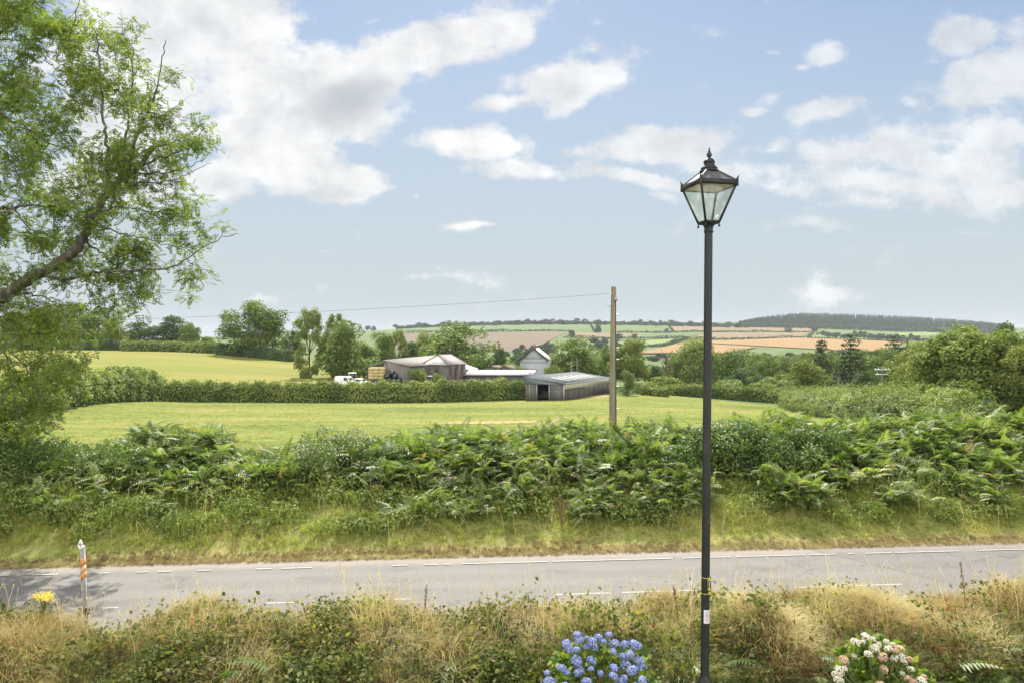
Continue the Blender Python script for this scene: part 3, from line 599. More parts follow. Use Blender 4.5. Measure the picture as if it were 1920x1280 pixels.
# leafless tree
rng = np.random.default_rng(31); q = Quads(); z = np.linspace(0, .95, 9); tube(q, np.stack([.02 * np.sin(z * 9), 0 * z, z], -1), np.linspace(.03, .004, 9), 6); bq = Quads()
for k in range(26):
    z0 = rng.uniform(.3, .9); a = rng.uniform(0, 6.28); Lb = rng.uniform(.15, .42) * (1.1 - z0 * .5); s = np.linspace(0, 1, 5)[:, None]; d = np.array([math.cos(a), math.sin(a), .8])
    tube(bq, np.array([.02 * math.sin(z0 * 9), 0, z0]) + s * d * Lb + s * s * np.array([0, 0, .06]), np.linspace(.012, .003, 5), 4)
PROTO['bare'] = (q.mesh('trunk', M['bark'], True), bq.mesh('branch', M['bark'], True), 'bare_tree')
def far_lobes(rng): return lobes_oak(rng, 12, (0, 0, .42), (.34, .34, .4), (.13, .22))
M['leaf_wood'] = foliage('leaf_wood', [(0, (.015, .034, .014)), (1, (.05, .082, .032))], .15, .8)
for k in range(3): proto(f'far_{k}', 40 + k, far_lobes, 700, .11, 'leaf_far', .03, .25, .3, name='broadleaf_tree')
HOLDER = {}
def tree(key, px, top, halfw, Y, label, group=None, base=None, rz=None, cat='tree', depth=1.0, sink=0.0):
    tm, cm, name = PROTO[key]; X = X_at(px, Y); zb = gz(X, Y) - sink if base is None else base
    dz = (.10 if cat == 'tree' else .05) * (Z_at(top, Y) - zb); zb -= dz
    h = Z_at(top, Y) - zb; w = halfw / F * Y / .5
    rz = RNG.uniform(0, 6.28) if rz is None else rz
    o = empty(name, (X, Y, zb), rz, label, cat, group); o.scale = (w, w * depth if depth != 1 else w, h)
    link('trunk', tm, o); link('crown' if name != 'bare_tree' else 'branch', cm, o)
    return o

# trees behind the upper hay field and the farm
tree('round', 475, 558, 72, 238, 'tall broad round-headed tree standing alone at the far edge of the hay field')
tree('airy', 580, 578, 40, 166, 'loose leaning tree with bare lower trunk at the hay field corner', rz=1.0)
tree('airy_b', 632, 586, 32, 172, 'thin-topped tree showing sky, between the leaning tree and the ivy-clad one')
tree('ivy', 650, 602, 70, 162, 'dense ivy-clad tree directly above the white van')
tree('ivy', 680, 640, 52, 176, 'low bushy tree between ivy-clad tree and the open barn', rz=2.)
tree('ivy', 722, 622, 40, 192, 'narrow dark tree behind the left end of the long barn', rz=4.)
tree('airy', 745, 618, 26, 200, 'slender sparse pale tree behind the long barn', rz=3.)
tree('oak_c', 800, 614, 30, 215, 'pale tree at the left shoulder of the big oak')
tree('oak_b', 770, 640, 28, 205, 'small dark round tree left of the big oak behind the barn')
tree('oak_a', 862, 609, 84, 200, 'big dark spreading oak behind the stone barn')
tree('oak_b', 935, 650, 16, 205, 'dark narrow tree at the right foot of the big oak')
tree('bush_a', 945, 672, 20, 175, 'yellow-green bush between the oak and the grey house', cat='bush')
tree('bush_a', 972, 676, 20, 168, 'pale round bush covering the left wall of the grey house', cat='bush', rz=2)
tree('bush_a', 1036, 676, 17, 165, 'pale bush at the right corner of the grey house', cat='bush', rz=4)
tree('oak_a', 1075, 636, 58, 195, 'spreading oak behind the grey roofed shed', rz=2)
tree('oak_c', 1035, 655, 22, 205, 'small tree at the right of the house chimney')
tree('oak_d', 1182, 634, 46, 205, 'round bright tree right behind the telegraph pole')
tree('oak_a', 1135, 650, 30, 215, 'tree between the shed oak and the telegraph pole')
tree('ivy', 1177, 693, 24, 136, 'small conical evergreen at the corner of the pasture', cat='tree')
tree('bush_b', 1235, 698, 30, 150, 'dark rounded bush behind the trimmed hedge end', cat='bush')
tree('bush_a', 1210, 712, 26, 146, 'pale low bush beside the dark rounded bush', cat='bush')
tree('bare', 1248, 656, 26, 178, 'leafless dead tree with bare branches near the lamp post')
tree('oak_c', 1300, 625, 52, 185, 'tall pale willow-like tree crossed by the lamp post')
tree('oak_d', 1262, 670, 26, 190, 'small light tree left of the tall willow-like one')
tree('ivy', 1372, 652, 58, 178, 'bushy tree right of the lamp post above the trimmed hedge')
tree('oak_b', 1395, 690, 40, 165, 'dark low tree under the bushy one right of the lamp')
tree('bush_a', 1360, 706, 32, 150, 'dull olive bush right of the lamp just above the hedge', cat='bush')
tree('bush_b', 1420, 710, 30, 148, 'leafy bush between olive bush and grey sallow', cat='bush')
tree('bush_a', 1455, 700, 32, 150, 'grey-green sallow bush left of the layered yellow tree', cat='bush', rz=1)
tree('oak_d', 1505, 674, 50, 152, 'yellow-green tree with layered boughs in the valley')
tree('fir_a', 1540, 632, 42, 172, 'ragged dark conifer with broken top, left one of the valley conifers')
tree('fir_b', 1594, 620, 50, 178, 'tallest ragged conifer rising above the corn field')
tree('fir_b', 1675, 624, 46, 215, 'broad cedar-like conifer near the right field end')
tree('cone', 1702, 634, 10, 225, 'slim dark columnar cypress beside the cedar-like conifer')
tree('oak_b', 1630, 695, 34, 160, 'dark ivy-covered round tree below the tall conifer')
tree('oak_a', 1665, 655, 46, 185, 'rounded oak under the cedar-like conifer')
tree('oak_d', 1725, 666, 52, 120, 'yellow-green leafy tree just left of the huge tree')
tree('bush_b', 1690, 712, 30, 118, 'round green bush in front of the white insulators pole', cat='bush')
tree('bush_b', 1740, 735, 30, 100, 'dense small bush at the foot of the yellow-green tree', cat='bush')
tree('bush_a', 1580, 732, 34, 135, 'bright scrub around the small wooden pole', cat='bush')
tree('big', 1835, 606, 112, 84, 'huge dense leafy tree at the right above the bracken', sink=.3)
tree('big_pale', 1925, 640, 70, 78, 'leafy pale tree cut by the right picture edge', sink=.3)
tree('oak_d', 1730, 640, 62, 150, 'brownish rounded tree on the slope behind the huge tree')
tree('oak_b', 1885, 604, 40, 190, 'dark tree with uneven top peering over the huge tree')
tree('oak_a', 1800, 612, 70, 170, 'wide treetop showing behind the huge tree')
tree('oak_d', 1960, 612, 60, 190, 'yellowish treetop at the right edge behind the huge tree')
# tree line at the far side of the hay field
for px, top, hw, Y, key, lb in [(40, 585, 60, 262, 'oak_b', 'dark tree of the far hedge seen through ash twigs at the left edge'), (120, 566, 62, 268, 'oak_b', 'tall dark field tree behind the ash boughs'), (180, 580, 42, 262, 'oak_a', 'mid green field tree between two dark ones behind the ash'),
        (215, 606, 26, 250, 'oak_d', 'small pale bushy tree below the ash bough tips'), (265, 603, 36, 256, 'oak_b', 'dark rounded tree left of the domed pair'), (325, 592, 46, 262, 'oak_b', 'domed dark tree, tallest of the far hedge right of the ash'),
        (356, 606, 24, 250, 'oak_a', 'small tree leaning on the right of the domed one'), (395, 625, 20, 255, 'bush_b', 'rounded hedge bush left of the tall round-headed tree'), (545, 618, 20, 262, 'oak_b', 'small distant tree between the two tall field trees')]:
    tree(key, px, top, hw, Y, lb, 'trees along the far hedge of the hay field')
tree('bush_a', 788, 683, 22, 137, 'light green elder bush against the long barn corner', cat='bush')
tree('bush_a', 824, 692, 13, 136, 'small round bush in front of the stone barn', cat='bush', rz=2)
# wooded valley
vr = np.random.default_rng(77)
for i in range(120):
    px = vr.uniform(1150, 1960); Y = float(np.exp(vr.uniform(math.log(215), math.log(760)))); X = X_at(px, Y); g = gz(X, Y); h = vr.uniform(10, 16)
    top = 640 + (EYE - g - h) * F / Y
    lim = np.interp(px, [1150, 1250, 1340, 1500, 1660, 1760, 1960], [672, 684, 662, 662, 652, 640, 628])
    top = max(top, lim + vr.uniform(0, 8)); zt = Z_at(top, Y)
    if zt - g < 3: continue
    key = vr.choice(['oak_a', 'oak_b', 'oak_c', 'oak_a', 'oak_d', 'fir_a'], p=[.3, .25, .15, .15, .1, .05])
    tree(key, px, top, vr.uniform(4, 6.5) * F / Y, Y, 'leafy tree of the valley wood, crowded among its neighbours' if key != 'fir_a' else 'dark conifer crowded among the leafy valley wood', 'valley wood trees' if key != 'fir_a' else 'valley wood conifers', rz=vr.uniform(0, 6))
for i in range(55):
    px = vr.uniform(700, 1170); Y = float(np.exp(vr.uniform(math.log(270), math.log(800)))); X = X_at(px, Y); g = gz(X, Y)
    lim = np.interp(px, [700, 900, 950, 1000, 1060, 1100, 1170], [665, 668, 664, 655, 641, 650, 672])
    top = max(640 + (EYE - g - vr.uniform(8, 13)) * F / Y, lim + vr.uniform(0, 7)); zt = Z_at(top, Y)
    if zt - g < 3: continue
    tree(str(vr.choice(['oak_a', 'oak_b', 'oak_b'])), px, top, vr.uniform(4, 6) * F / Y, Y, 'leafy tree in the wooded dip behind the farm buildings', 'trees in the dip behind the farm', rz=vr.uniform(0, 6))
# trees of the hill opposite
def far_tree(px, py, hpx, wpx, label, group, ymin=600, Y=None):
    X, Yy = hit(px, py, ymin) if Y is None else (X_at(px, Y), Y)
    h = hpx / F * Yy; w = wpx / F * Yy
    tm, cm, name = PROTO[f'far_{int(vr.integers(3))}']; o = empty(name, (X, Yy, gz(X, Yy) - .5), vr.uniform(0, 6), label, 'tree', group); o.scale = (w, w, h)
    link('trunk', tm, o); link('crown', cm, o)
for px, py, h, w in [(1072, 634, 17, 20), (1120, 624, 17, 20), (1160, 636, 12, 22), (1190, 636, 11, 18), (1478, 624, 12, 20), (1525, 623, 12, 20), (1250, 624, 9, 12), (1212, 624, 5, 7)]:
    far_tree(px, py, h, w, 'single dark hedgerow tree on the hill opposite', 'single trees on the hill opposite')
for i in range(26):
    px = 1545 + i * 7.0 + vr.uniform(-2, 2); far_tree(px, 630 + (px - 1545) * .04 + vr.uniform(-1, 3), vr.uniform(8, 14), vr.uniform(10, 16), 'tree in the loose rows between the green fields below the plantation', 'trees between the fields below the plantation')
sk = np.random.default_rng(5)
px = 690.0
while px < 1400:
    gy = 640 + np.interp(px, [690, 760, 800, 880, 1000, 1100, 1250, 1400], [-6, -20, -25, -29, -33, -33, -33, -34])
    far_tree(px, 0, sk.uniform(8, 12) * (1.3 if sk.random() < .15 else 1), sk.uniform(12, 22), 'dark tree of the skyline row on top of the hill opposite', 'skyline trees', Y=2180 + sk.uniform(-60, 120)); px += sk.uniform(9, 44)
def far_woods():
    """the far woods below the fields of the opposite hill: one mass"""
    q = Quads(); P = []
    for i in range(60):
        px = vr.uniform(925, 1185); py = np.interp(px, [930, 1000, 1060, 1120, 1180], [668, 655, 645, 640, 648]) + vr.uniform(0, 16); X, Y = hit(px, py, 600); P.append((X, Y, vr.uniform(12, 17) / F * Y, vr.uniform(15, 24) / F * Y))
    for i in range(110):
        px = vr.uniform(1190, 1900); Y = vr.uniform(760, 900); P.append((X_at(px, Y), Y, vr.uniform(7, 12) / F * Y, vr.uniform(12, 22) / F * Y))
    for i in range(190):
        px = vr.uniform(1180, 1960); Y = float(np.exp(vr.uniform(math.log(330), math.log(780)))); g = gz(X_at(px, Y), Y); h = vr.uniform(9, 14)
        lim = Z_at(np.interp(px, [1150, 1250, 1340, 1500, 1660, 1760, 1960], [672, 684, 664, 664, 654, 642, 630]), Y) - g
        if min(h, lim) > 3: P.append((X_at(px, Y), Y, min(h, lim), vr.uniform(8, 13)))
    for i in range(330):
        px = vr.uniform(745, 1400); Y = 2180 + vr.uniform(-40, 150); P.append((X_at(px, Y), Y, vr.uniform(4.5, 8.0) * (1.25 if 820 < px < 1090 else 1) / F * Y, vr.uniform(9, 20) / F * Y))
    for X, Y, h, w in P:
        lb = np.array(far_lobes(vr)); g = gz(X, Y) - .5; n = 420 if Y > 1000 else 800; k = vr.integers(0, len(lb), n); d = unit(vr.normal(size=(n, 3))); p = (lb[k, :3] + d * lb[k, 3:] * vr.uniform(.7, 1.05, (n, 1)) - [0, 0, .08]) * np.array([w, w, h]) + np.array([X, Y, g])
        leaves(q, p, d + vr.normal(size=(n, 3)) * .5, (.13 if Y > 1000 else .09) * w * np.ones(n), np.clip(vr.random(n) * .6 + vr.random() * .4, 0, 1), vr, .8)
    tag(q.build('distant_woods', M['leaf_far']), 'far woods edging the fields of the opposite hill', 'wood', kind='stuff')
far_woods()
# conifer plantation: one far mass
def plantation():
    rng = np.random.default_rng(9); q = Quads(); n = 3400
    px = rng.uniform(1385, 1900, n); Y = rng.uniform(2240, 2950, n); X = (px - 960) / F * Y; g = ground(X, Y)
    top = np.interp(px, [1385, 1400, 1440, 1500, 1560, 1650, 1750, 1830, 1900], [607, 600, 593, 586, 587, 590, 596, 602, 610])
    front = Y < 2330; k = (Y - 2240) / 710
    ht = rng.uniform(16, 24, n); lim = EYE + (640 - top) / F * Y - g + rng.uniform(-7, 4, n)
    ht = np.minimum(np.where(front, rng.uniform(10, 17, n), ht + 22 * k), np.maximum(lim, 5)); wd = np.where(front, rng.uniform(7, 10, n), rng.uniform(4, 6.5, n))
    m = 34
    for j in range(m):
        s = rng.random(n); spread = np.where(front, np.sin(np.clip(s, .1, 1) * 2.7), 1.05 - s) * wd * .5
        a = rng.uniform(0, 6.28, n); p = np.stack([X + np.cos(a) * spread * rng.uniform(.5, 1, n), Y + np.sin(a) * spread, g + ht * (.02 + .96 * s)], -1)
        leaves(q, p, np.stack([np.cos(a), np.sin(a), .5 + 0 * a], -1), np.where(front, 6.5, 6.0 * (1.15 - .75 * s)), np.clip(np.where(front, .55, .1) + .4 * rng.random(n), 0, 1), rng, .8)
    tag(q.build('plantation_woods', M['leaf_wood']), 'dark conifer plantation along the ridge of the hill opposite', 'wood', kind='stuff')
plantation()
def far_hedge(pts, h, label, wd=3.5):
    rng = np.random.default_rng(int(abs(pts[0][0]) * 7 + pts[0][1])); q = Quads(); P = [hit(a, b, 600) for a, b in pts]; P = np.array(P); n = len(P)
    seg = np.linalg.norm(np.diff(P, axis=0), axis=1); cum = np.concatenate([[0], np.cumsum(seg)]); m = int(max(40, min(900, cum[-1] * .9))); s = rng.uniform(0, cum[-1], m * 3)
    x = np.interp(s, cum, P[:, 0]); y = np.interp(s, cum, P[:, 1]); hh = h * (1 + .35 * np.sin(s / 23) * np.sin(s / 71 + 1)); z = ground(x, y) + rng.random(len(s)) * hh
    leaves(q, np.stack([x + rng.normal(size=len(s)) * wd * .3, y + rng.normal(size=len(s)) * wd * .3, z], -1), rng.normal(size=(len(s), 3)) + np.array([0, -.4, .5]), 3.2 * rng.uniform(.6, 1.3, len(s)), rng.random(len(s)), rng, .8)
    tag(q.build('field_hedge', M['leaf_far']), label, 'hedge', 'hedges on the hill opposite')
for pts, h, lb in [([(735, 627), (880, 623), (1068, 622)], 5, 'distant hedge between the hill top green field and brown field'), ([(1060, 634), (1150, 636), (1290, 634)], 5, 'distant hedge below the narrow tan field'), ([(1108, 611), (1116, 624)], 4, 'distant hedge dividing the two hill top green fields'),
        ([(1156, 625), (1256, 624), (1330, 623), (1520, 624)], 5, 'distant hedge between the upper and middle stubble fields'), ([(1285, 637), (1400, 637), (1495, 634), (1600, 637), (1700, 642)], 5, 'distant hedge along the top of the orange corn field'), ([(1156, 654), (1245, 649), (1290, 636)], 6, 'thick distant hedge under the pale green field'),
        ([(1525, 624), (1515, 634)], 4, 'short distant hedge at the end of the stubble fields'), ([(1530, 628), (1660, 636), (1750, 640)], 6, 'distant hedge above the lime green strip'), ([(1255, 613), (1262, 622)], 4, 'short distant hedge dividing green field from stubble field'),
        ([(1384, 614), (1528, 616), (1700, 623), (1770, 621)], 4, 'distant hedge at the foot of the conifer plantation')]:
    far_hedge(pts, h, lb)

# field hedges
def hedge(pts, w, h, label, mat='leaf_hedge', dens=26, leaf=.34, tbias=0., name='hedge', rag=.35, group=None, w2=None):
    """pts: (X, Y); a clipped or shaggy hedge with a woody core"""
    rng = np.random.default_rng(len(label) * 13 + int(pts[0][1])); P = np.array(pts, float); seg = np.linalg.norm(np.diff(P, axis=0), axis=1); cum = np.concatenate([[0], np.cumsum(seg)]); Ltot = cum[-1]
    m = max(3, int(Ltot / 1.5)); s = np.linspace(0, Ltot, m); cx, cy = np.interp(s, cum, P[:, 0]), np.interp(s, cum, P[:, 1]); d = unit(np.stack([np.gradient(cx), np.gradient(cy)], -1)); nx, ny = -d[:, 1], d[:, 0]
    H = (h if np.ndim(h) == 0 else np.interp(s / Ltot, np.linspace(0, 1, len(h)), h)) * np.ones(m)
    g = ground(cx, cy) - .15; q = Quads(); k = .36 * w
    def side(o, z): return np.stack([cx + nx * o, cy + ny * o, z], -1)
    rows = [side(-k, g), side(-k, g + H * .8), side(k, g + H * .8), side(k, g)]
    v = np.concatenate(rows); q.add(v, [[a * m + i, a * m + i + 1, (a + 1) * m + i + 1, (a + 1) * m + i] for a in range(3) for i in range(m - 1)] + [[0, m, 2 * m, 3 * m], [m - 1, 4 * m - 1, 3 * m - 1, 2 * m - 1]], .2, 1)
    n = int(Ltot * (w + 2 * np.mean(H)) * dens); ss = rng.uniform(0, Ltot, n); per = rng.random(n)
    hx, hy = np.interp(ss, s, cx), np.interp(ss, s, cy); ax, ay = np.interp(ss, s, nx), np.interp(ss, s, ny); hh = np.interp(ss, s, H)
    hh = hh * (1 + rag * .35 * wob(ss, ss * .3, .9, 4)); ang = per * math.pi; ex = 3.0
    co, si = np.cos(ang), np.sin(ang); ox = np.sign(co) * np.abs(co) ** (2 / ex) * w * .5; oz = np.abs(si) ** (2 / ex) * hh
    bul = 1 + .16 * rag / .35 * wob(ss, oz * 2, 1.4, 8); ox = ox * bul; jit = rng.normal(size=(n, 3)) * leaf * .5
    pos = np.stack([hx + ax * ox, hy + ay * ox, ground(hx, hy) + oz], -1) + jit; pos[:, 2] = np.maximum(pos[:, 2], ground(pos[:, 0], pos[:, 1]) + .05)
    nr = np.stack([ax * co, ay * co, si + .3], -1) + rng.normal(size=(n, 3)) * .55
    ti = np.clip(.5 * rng.random(n) + .25 + .38 * wob(ss, oz, .35, 5) + tbias, 0, 1)
    leaves(q, pos, nr, leaf * rng.uniform(.6, 1.4, n), ti, rng, .7)
    nt_ = int(Ltot * 5); s2 = rng.uniform(0, Ltot, nt_); x2, y2 = np.interp(s2, s, cx) + rng.normal(size=nt_) * w * .25, np.interp(s2, s, cy) + rng.normal(size=nt_) * w * .25
    for e in range(4): leaves(q, np.stack([x2, y2, ground(x2, y2) + np.interp(s2, s, H) * rng.uniform(.95, 1.0 + rag * .5, nt_)], -1), rng.normal(size=(nt_, 3)), leaf * .9 * np.ones(nt_), rng.random(nt_), rng, .5)
    return tag(q.build(name, [M[mat], M['hedge_core']]), label, 'hedge', group)
def PX(*a): return [(X_at(p, Y), Y) for p, Y in a]
hedge(PX((285, 122), (480, 127), (700, 129), (988, 133)), 3.0, [3.5, 3.6, 3.7, 3.6, 3.5], 'long clipped green hedge between the pasture and the farmyard', dens=34, tbias=.08)
hedge(PX((-260, 52), (-60, 62), (60, 74), (160, 92), (250, 112), (300, 124)), 3.2, [3.2, 3.4, 3.4, 3.6, 4.2, 4.0], 'shaggy rising hedge running behind the ash tree', dens=30, rag=.6)
hedge(PX((230, 240), (330, 241), (410, 240)), 4, 3.2, 'pale hedge under the domed trees at the top of the hay field', leaf=.5, dens=14, tbias=.1)
hedge(PX((-60, 246), (100, 246), (225, 244)), 4, 3.2, 'dark hedge at the top of the hay field behind the ash', mat='leaf_dark', leaf=.5, dens=14)
hedge(PX((410, 236), (480, 230), (548, 226)), 4, 3.4, 'dark hedge in the shade of the tall round-headed tree', mat='leaf_dark', leaf=.5, dens=14)
hedge(PX((1248, 145), (1330, 139), (1480, 128)), 2.4, [1.9, 2.6, 2.6], 'clipped dark hedge along the right end of the pasture', mat='leaf_hedge', dens=30, tbias=-.08)
hedge(PX((1204, 140), (1226, 138)), 1.6, 1.7, 'short cut hedge stub standing in the pasture corner, the left one', dens=30, tbias=-.05)
hedge(PX((1228, 137), (1250, 134)), 1.6, 1.8, 'short cut hedge stub nearer the lamp post', dens=30, tbias=-.05)
hedge(PX((1482, 114), (1502, 95), (1560, 77), (1610, 66), (1700, 57), (1860, 50)), 3.6, [2.3, 2.5, 2.6, 2.5, 2.3, 2.2], 'shaggy pale sallow hedge below the huge tree', mat='leaf_pale', dens=44, leaf=.2, rag=.8, tbias=.05)
hedge(PX((1505, 126), (1600, 98), (1710, 82), (1840, 72)), 5, [2.4, 2.8, 3.0, 2.8], 'second shaggy scrub hedge behind the sallow hedge', mat='leaf_hedge', dens=28, leaf=.26, rag=.8, tbias=.1)
hedge(PX((1195, 152), (1240, 150), (1330, 150)), 5, [1.8, 2.4, 2.6], 'rough bright scrub strip behind the clipped dark hedge', mat='leaf_olive', dens=16, leaf=.35, rag=.9)

# ------------------------------------------------------------------ farm buildings
AXIS = math.radians(-25.9)      # local +X points right and towards us, local +Y away to the right
def part(parent, name, mat, fn, label=None, smooth=False):
    q = Quads(); fn(q); o = q.build(name, mat, parent, smooth)
    if label: o['label'] = label
    return o
# stone barn: near corner at local origin, walls run to -X and +Y
bz = 1.1
b = empty('stone_barn', (-13.3, 140, 0), AXIS, 'old stone barn with hipped roof in the middle of the farmyard', 'barn')
def f(q):
    t = .5
    box(q, (-6.05, 0, -5.5), (-2.9, t, bz)); box(q, (-2.3, 0, -5.5), (0, t, bz)); box(q, (-2.9, 0, -5.5), (-2.3, t, -1.6)); box(q, (-2.9, 0, -.4), (-2.3, t, bz))
    box(q, (-6.05, t, -5.5), (-6.05 + t, 7.6, bz)); box(q, (-6.05 + t, 7.6 - t, -5.5), (-t, 7.6, bz))
    box(q, (-t, t, -5.5), (0, 1.2, bz)); box(q, (-t, 1.2, -5.5), (0, 1.7, -1.4)); box(q, (-t, 1.2, -.1), (0, 1.7, bz)); box(q, (-t, 1.7, -5.5), (0, 3.2, bz))
    box(q, (-t, 3.2, -5.5), (0, 4.1, -3.6)); box(q, (-t, 3.2, .1), (0, 4.1, bz)); box(q, (-t, 4.1, -5.5), (0, 5.9, bz)); box(q, (-t, 5.9, -5.5), (0, 6.4, -1.0)); box(q, (-t, 5.9, .1), (0, 6.4, bz)); box(q, (-t, 6.4, -5.5), (0, 7.6, bz))
part(b, 'wall', M['stone'], f)
o1, rz_ = .25, 3.15
E = [(-6.05 - o1, -o1, bz), (o1, -o1, bz), (o1, 7.6 + o1, bz), (-6.05 - o1, 7.6 + o1, bz)]; R1, R2 = (-3.0, 1.5, rz_), (-3.0, 6.4, rz_)
def tri_slab(q, a, b_, c, th=.12):
    m_ = tuple((np.array(b_) + np.array(c)) / 2); slab(q, [a, b_, m_, c], th)
def f(q): slab(q, [E[1], E[2], R2, R1], .12); slab(q, [E[3], E[0], R1, R2], .12); tri_slab(q, R2, E[2], E[3])
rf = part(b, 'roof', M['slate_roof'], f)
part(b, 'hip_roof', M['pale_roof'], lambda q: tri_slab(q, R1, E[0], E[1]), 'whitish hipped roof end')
def f(q):
    for a_, c_ in ((R1, E[0]), (R1, E[1]), (R1, R2), (R2, E[2]), (R2, E[3])): beam(q, np.array(a_) + [0, 0, .03], np.array(c_) + [0, 0, .03], .13, .1)
part(rf, 'ridge_tile', M['ridge_clay'], f)
part(b, 'door', M['boards'], lambda q: box(q, (-.42, 3.22, -3.6), (-.34, 4.08, .1)))
for y0, y1, z0, z1 in ((1.22, 1.68, -1.4, -.1), (5.92, 6.38, -1.0, .1)): part(b, 'window', M['dark_inside'], lambda q: box(q, (-.4, y0, z0), (-.34, y1, z1)))
part(b, 'window', M['dark_inside'], lambda q: box(q, (-2.88, .34, -1.6), (-2.32, .4, -.4)))
# long boarded barn with a single slope roof
s0 = empty('boarded_barn', (-20.3, 136, 0), AXIS, 'long boarded barn with a wide pale sheet roof sloping towards the yard', 'barn')
w_, Lb_ = 6.36, 21
part(s0, 'end_wall', M['boards'], lambda q: hexa(q, [(-w_, 0, -5.5), (0, 0, -5.5), (0, .15, -5.5), (-w_, .15, -5.5)], [(-w_, 0, 1.92), (0, 0, .9), (0, .15, .9), (-w_, .15, 1.92)]))
def f(q):
    hexa(q, [(-w_, Lb_, -5.5), (0, Lb_, -5.5), (0, Lb_ + .15, -5.5), (-w_, Lb_ + .15, -5.5)], [(-w_, Lb_, 2.45), (0, Lb_, .9), (0, Lb_ + .15, .9), (-w_, Lb_ + .15, 2.45)])
part(s0, 'end_wall', M['boards'], f)
def f(q): box(q, (-.15, .15, -5.5), (0, Lb_, .88)); hexa(q, [(-w_, .15, -5.5), (-w_ + .15, .15, -5.5), (-w_ + .15, Lb_, -5.5), (-w_, Lb_, -5.5)], [(-w_, .15, 1.9), (-w_ + .15, .15, 1.9), (-w_ + .15, Lb_, 2.4), (-w_, Lb_, 2.4)])
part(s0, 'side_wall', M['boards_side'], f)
part(s0, 'roof', M['fibre_roof'], lambda q: slab(q, [(-w_ - .2, -.25, 2.08), (.3, -.25, 1.0), (.3, Lb_ + .3, 1.0), (-w_ - .2, Lb_ + .3, 2.75)], .1))
# open lean-to left of it
l0 = empty('open_shed', (-20.3, 136, 0), AXIS, 'dark open-fronted lean-to shed at the left end of the long barn', 'shed')
part(l0, 'roof', M['fibre_roof'], lambda q: slab(q, [(-12.6, 2, .55), (-6.9, 2, 1.85), (-6.9, 12, 1.85), (-12.6, 12, .55)], .12))
for x_, z_ in ((-12.2, .5), (-9.7, 1.0)): part(l0, 'post', M['dark_inside'], lambda q: box(q, (x_ - .14, 2.2, -4.5), (x_ + .14, 2.45, z_)))
part(l0, 'back_wall', M['boards_dark'], lambda q: box(q, (-12.6, 11.6, -4.5), (-6.9, 11.8, .8)))
# long low dark shed with white roof
w0 = empty('low_shed', (0, 0, 0), 0, 'long low dark boarded shed with a bright white roof beside the stone barn', 'shed')
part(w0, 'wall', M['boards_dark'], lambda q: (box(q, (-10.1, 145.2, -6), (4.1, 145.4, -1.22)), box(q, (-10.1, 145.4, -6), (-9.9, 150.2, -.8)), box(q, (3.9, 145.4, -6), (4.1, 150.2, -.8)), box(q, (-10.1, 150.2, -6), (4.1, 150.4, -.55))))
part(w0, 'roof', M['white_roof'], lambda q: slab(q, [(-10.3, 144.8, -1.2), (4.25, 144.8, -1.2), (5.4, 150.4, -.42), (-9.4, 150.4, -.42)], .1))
part(w0, 'ridge_board', M['boards_dark'], lambda q: box(q, (-9.5, 150.42, -.6), (5.6, 150.6, -.28)))
g0 = empty('stone_lean_to', (0, 0, 0), 0, 'small pale lean-to roof tucked behind the right side of the stone barn', 'shed')
part(g0, 'roof', M['pale_roof'], lambda q: slab(q, [(-10.8, 153, -.5), (-7.6, 153, -.5), (-7.7, 156, -.35), (-10.9, 156, .75)], .1))
part(g0, 'wall', M['stone'], lambda q: box(q, (-10.8, 153.2, -6), (-7.8, 155.6, -.7)))
for (px_, top_, hw_, Y_, lb) in ((921, 684.5, 7, 158, 'small stone outbuilding with rust edged gable, the left of two behind the white roof'), (946, 684, 10, 160, 'grey stone outbuilding gable, the right of two behind the white roof')):
    X_ = X_at(px_, Y_); hw = hw_ / F * Y_; zt = Z_at(top_, Y_); o = empty('outbuilding', (X_, Y_, 0), math.radians(-22), lb, 'outbuilding')
    def f(q): box(q, (-hw, 0, -6), (hw, 4.5, zt - hw * .62)); hexa(q, [(-hw, .05, zt - hw * .62), (hw, .05, zt - hw * .62), (hw, 4.45, zt - hw * .62), (-hw, 4.45, zt - hw * .62)], [(-.03, .05, zt - .06), (.03, .05, zt - .06), (.03, 4.45, zt - .06), (-.03, 4.45, zt - .06)])
    part(o, 'wall', M['stone'], f)
    def f(q):
        for s in (-1, 1): slab(q, [(0, -.15, zt), (s * (hw + .15), -.15, zt - hw * .68), (s * (hw + .15), 4.65, zt - hw * .68), (0, 4.65, zt)], .08)
    part(o, 'roof', M['stone'], f)
# grey shed by the pasture
gx, gy, GA = 9.5, 125.0, math.radians(-28.9)
k0 = empty('cattle_shed', (gx, gy, 0), GA, 'grey sheet roofed cattle shed with an open bay at the pasture edge', 'shed')
ez, tz, W8, L23 = -1.82, -.85, 8.0, 23.4; gr = -5.6
part(k0, 'roof', M['grey_sheet_roof'], lambda q: slab(q, [(-W8 - .2, -.3, tz + .1), (.25, -.3, ez), (.25, L23 + .3, ez), (-W8 - .2, L23 + .3, tz + .1)], .12))
def f(q):
    for i in range(6):
        y0 = 5.2 + i * 2.8; z = lambda x: (tz + .1) + (ez - tz - .1) * ((x + W8 + .2) / (W8 + .45))
        slab(q, [(-5.2, y0, z(-5.2) + .03), (-1.2, y0, z(-1.2) + .03), (-1.2, y0 + .9, z(-1.2) + .03), (-5.2, y0 + .9, z(-5.2) + .03)], .02)
part(k0, 'rooflight', M['cream_sheet'], f)
def f(q): hexa(q, [(-W8, -.12, -2.05 - .1), (0, -.12, -2.1), (0, 0, -2.1), (-W8, 0, -2.15)], [(-W8, -.12, tz - .06), (0, -.12, ez - .14), (0, 0, ez - .14), (-W8, 0, tz - .06)])
part(k0, 'gable_cladding', M['grey_sheet'], f)
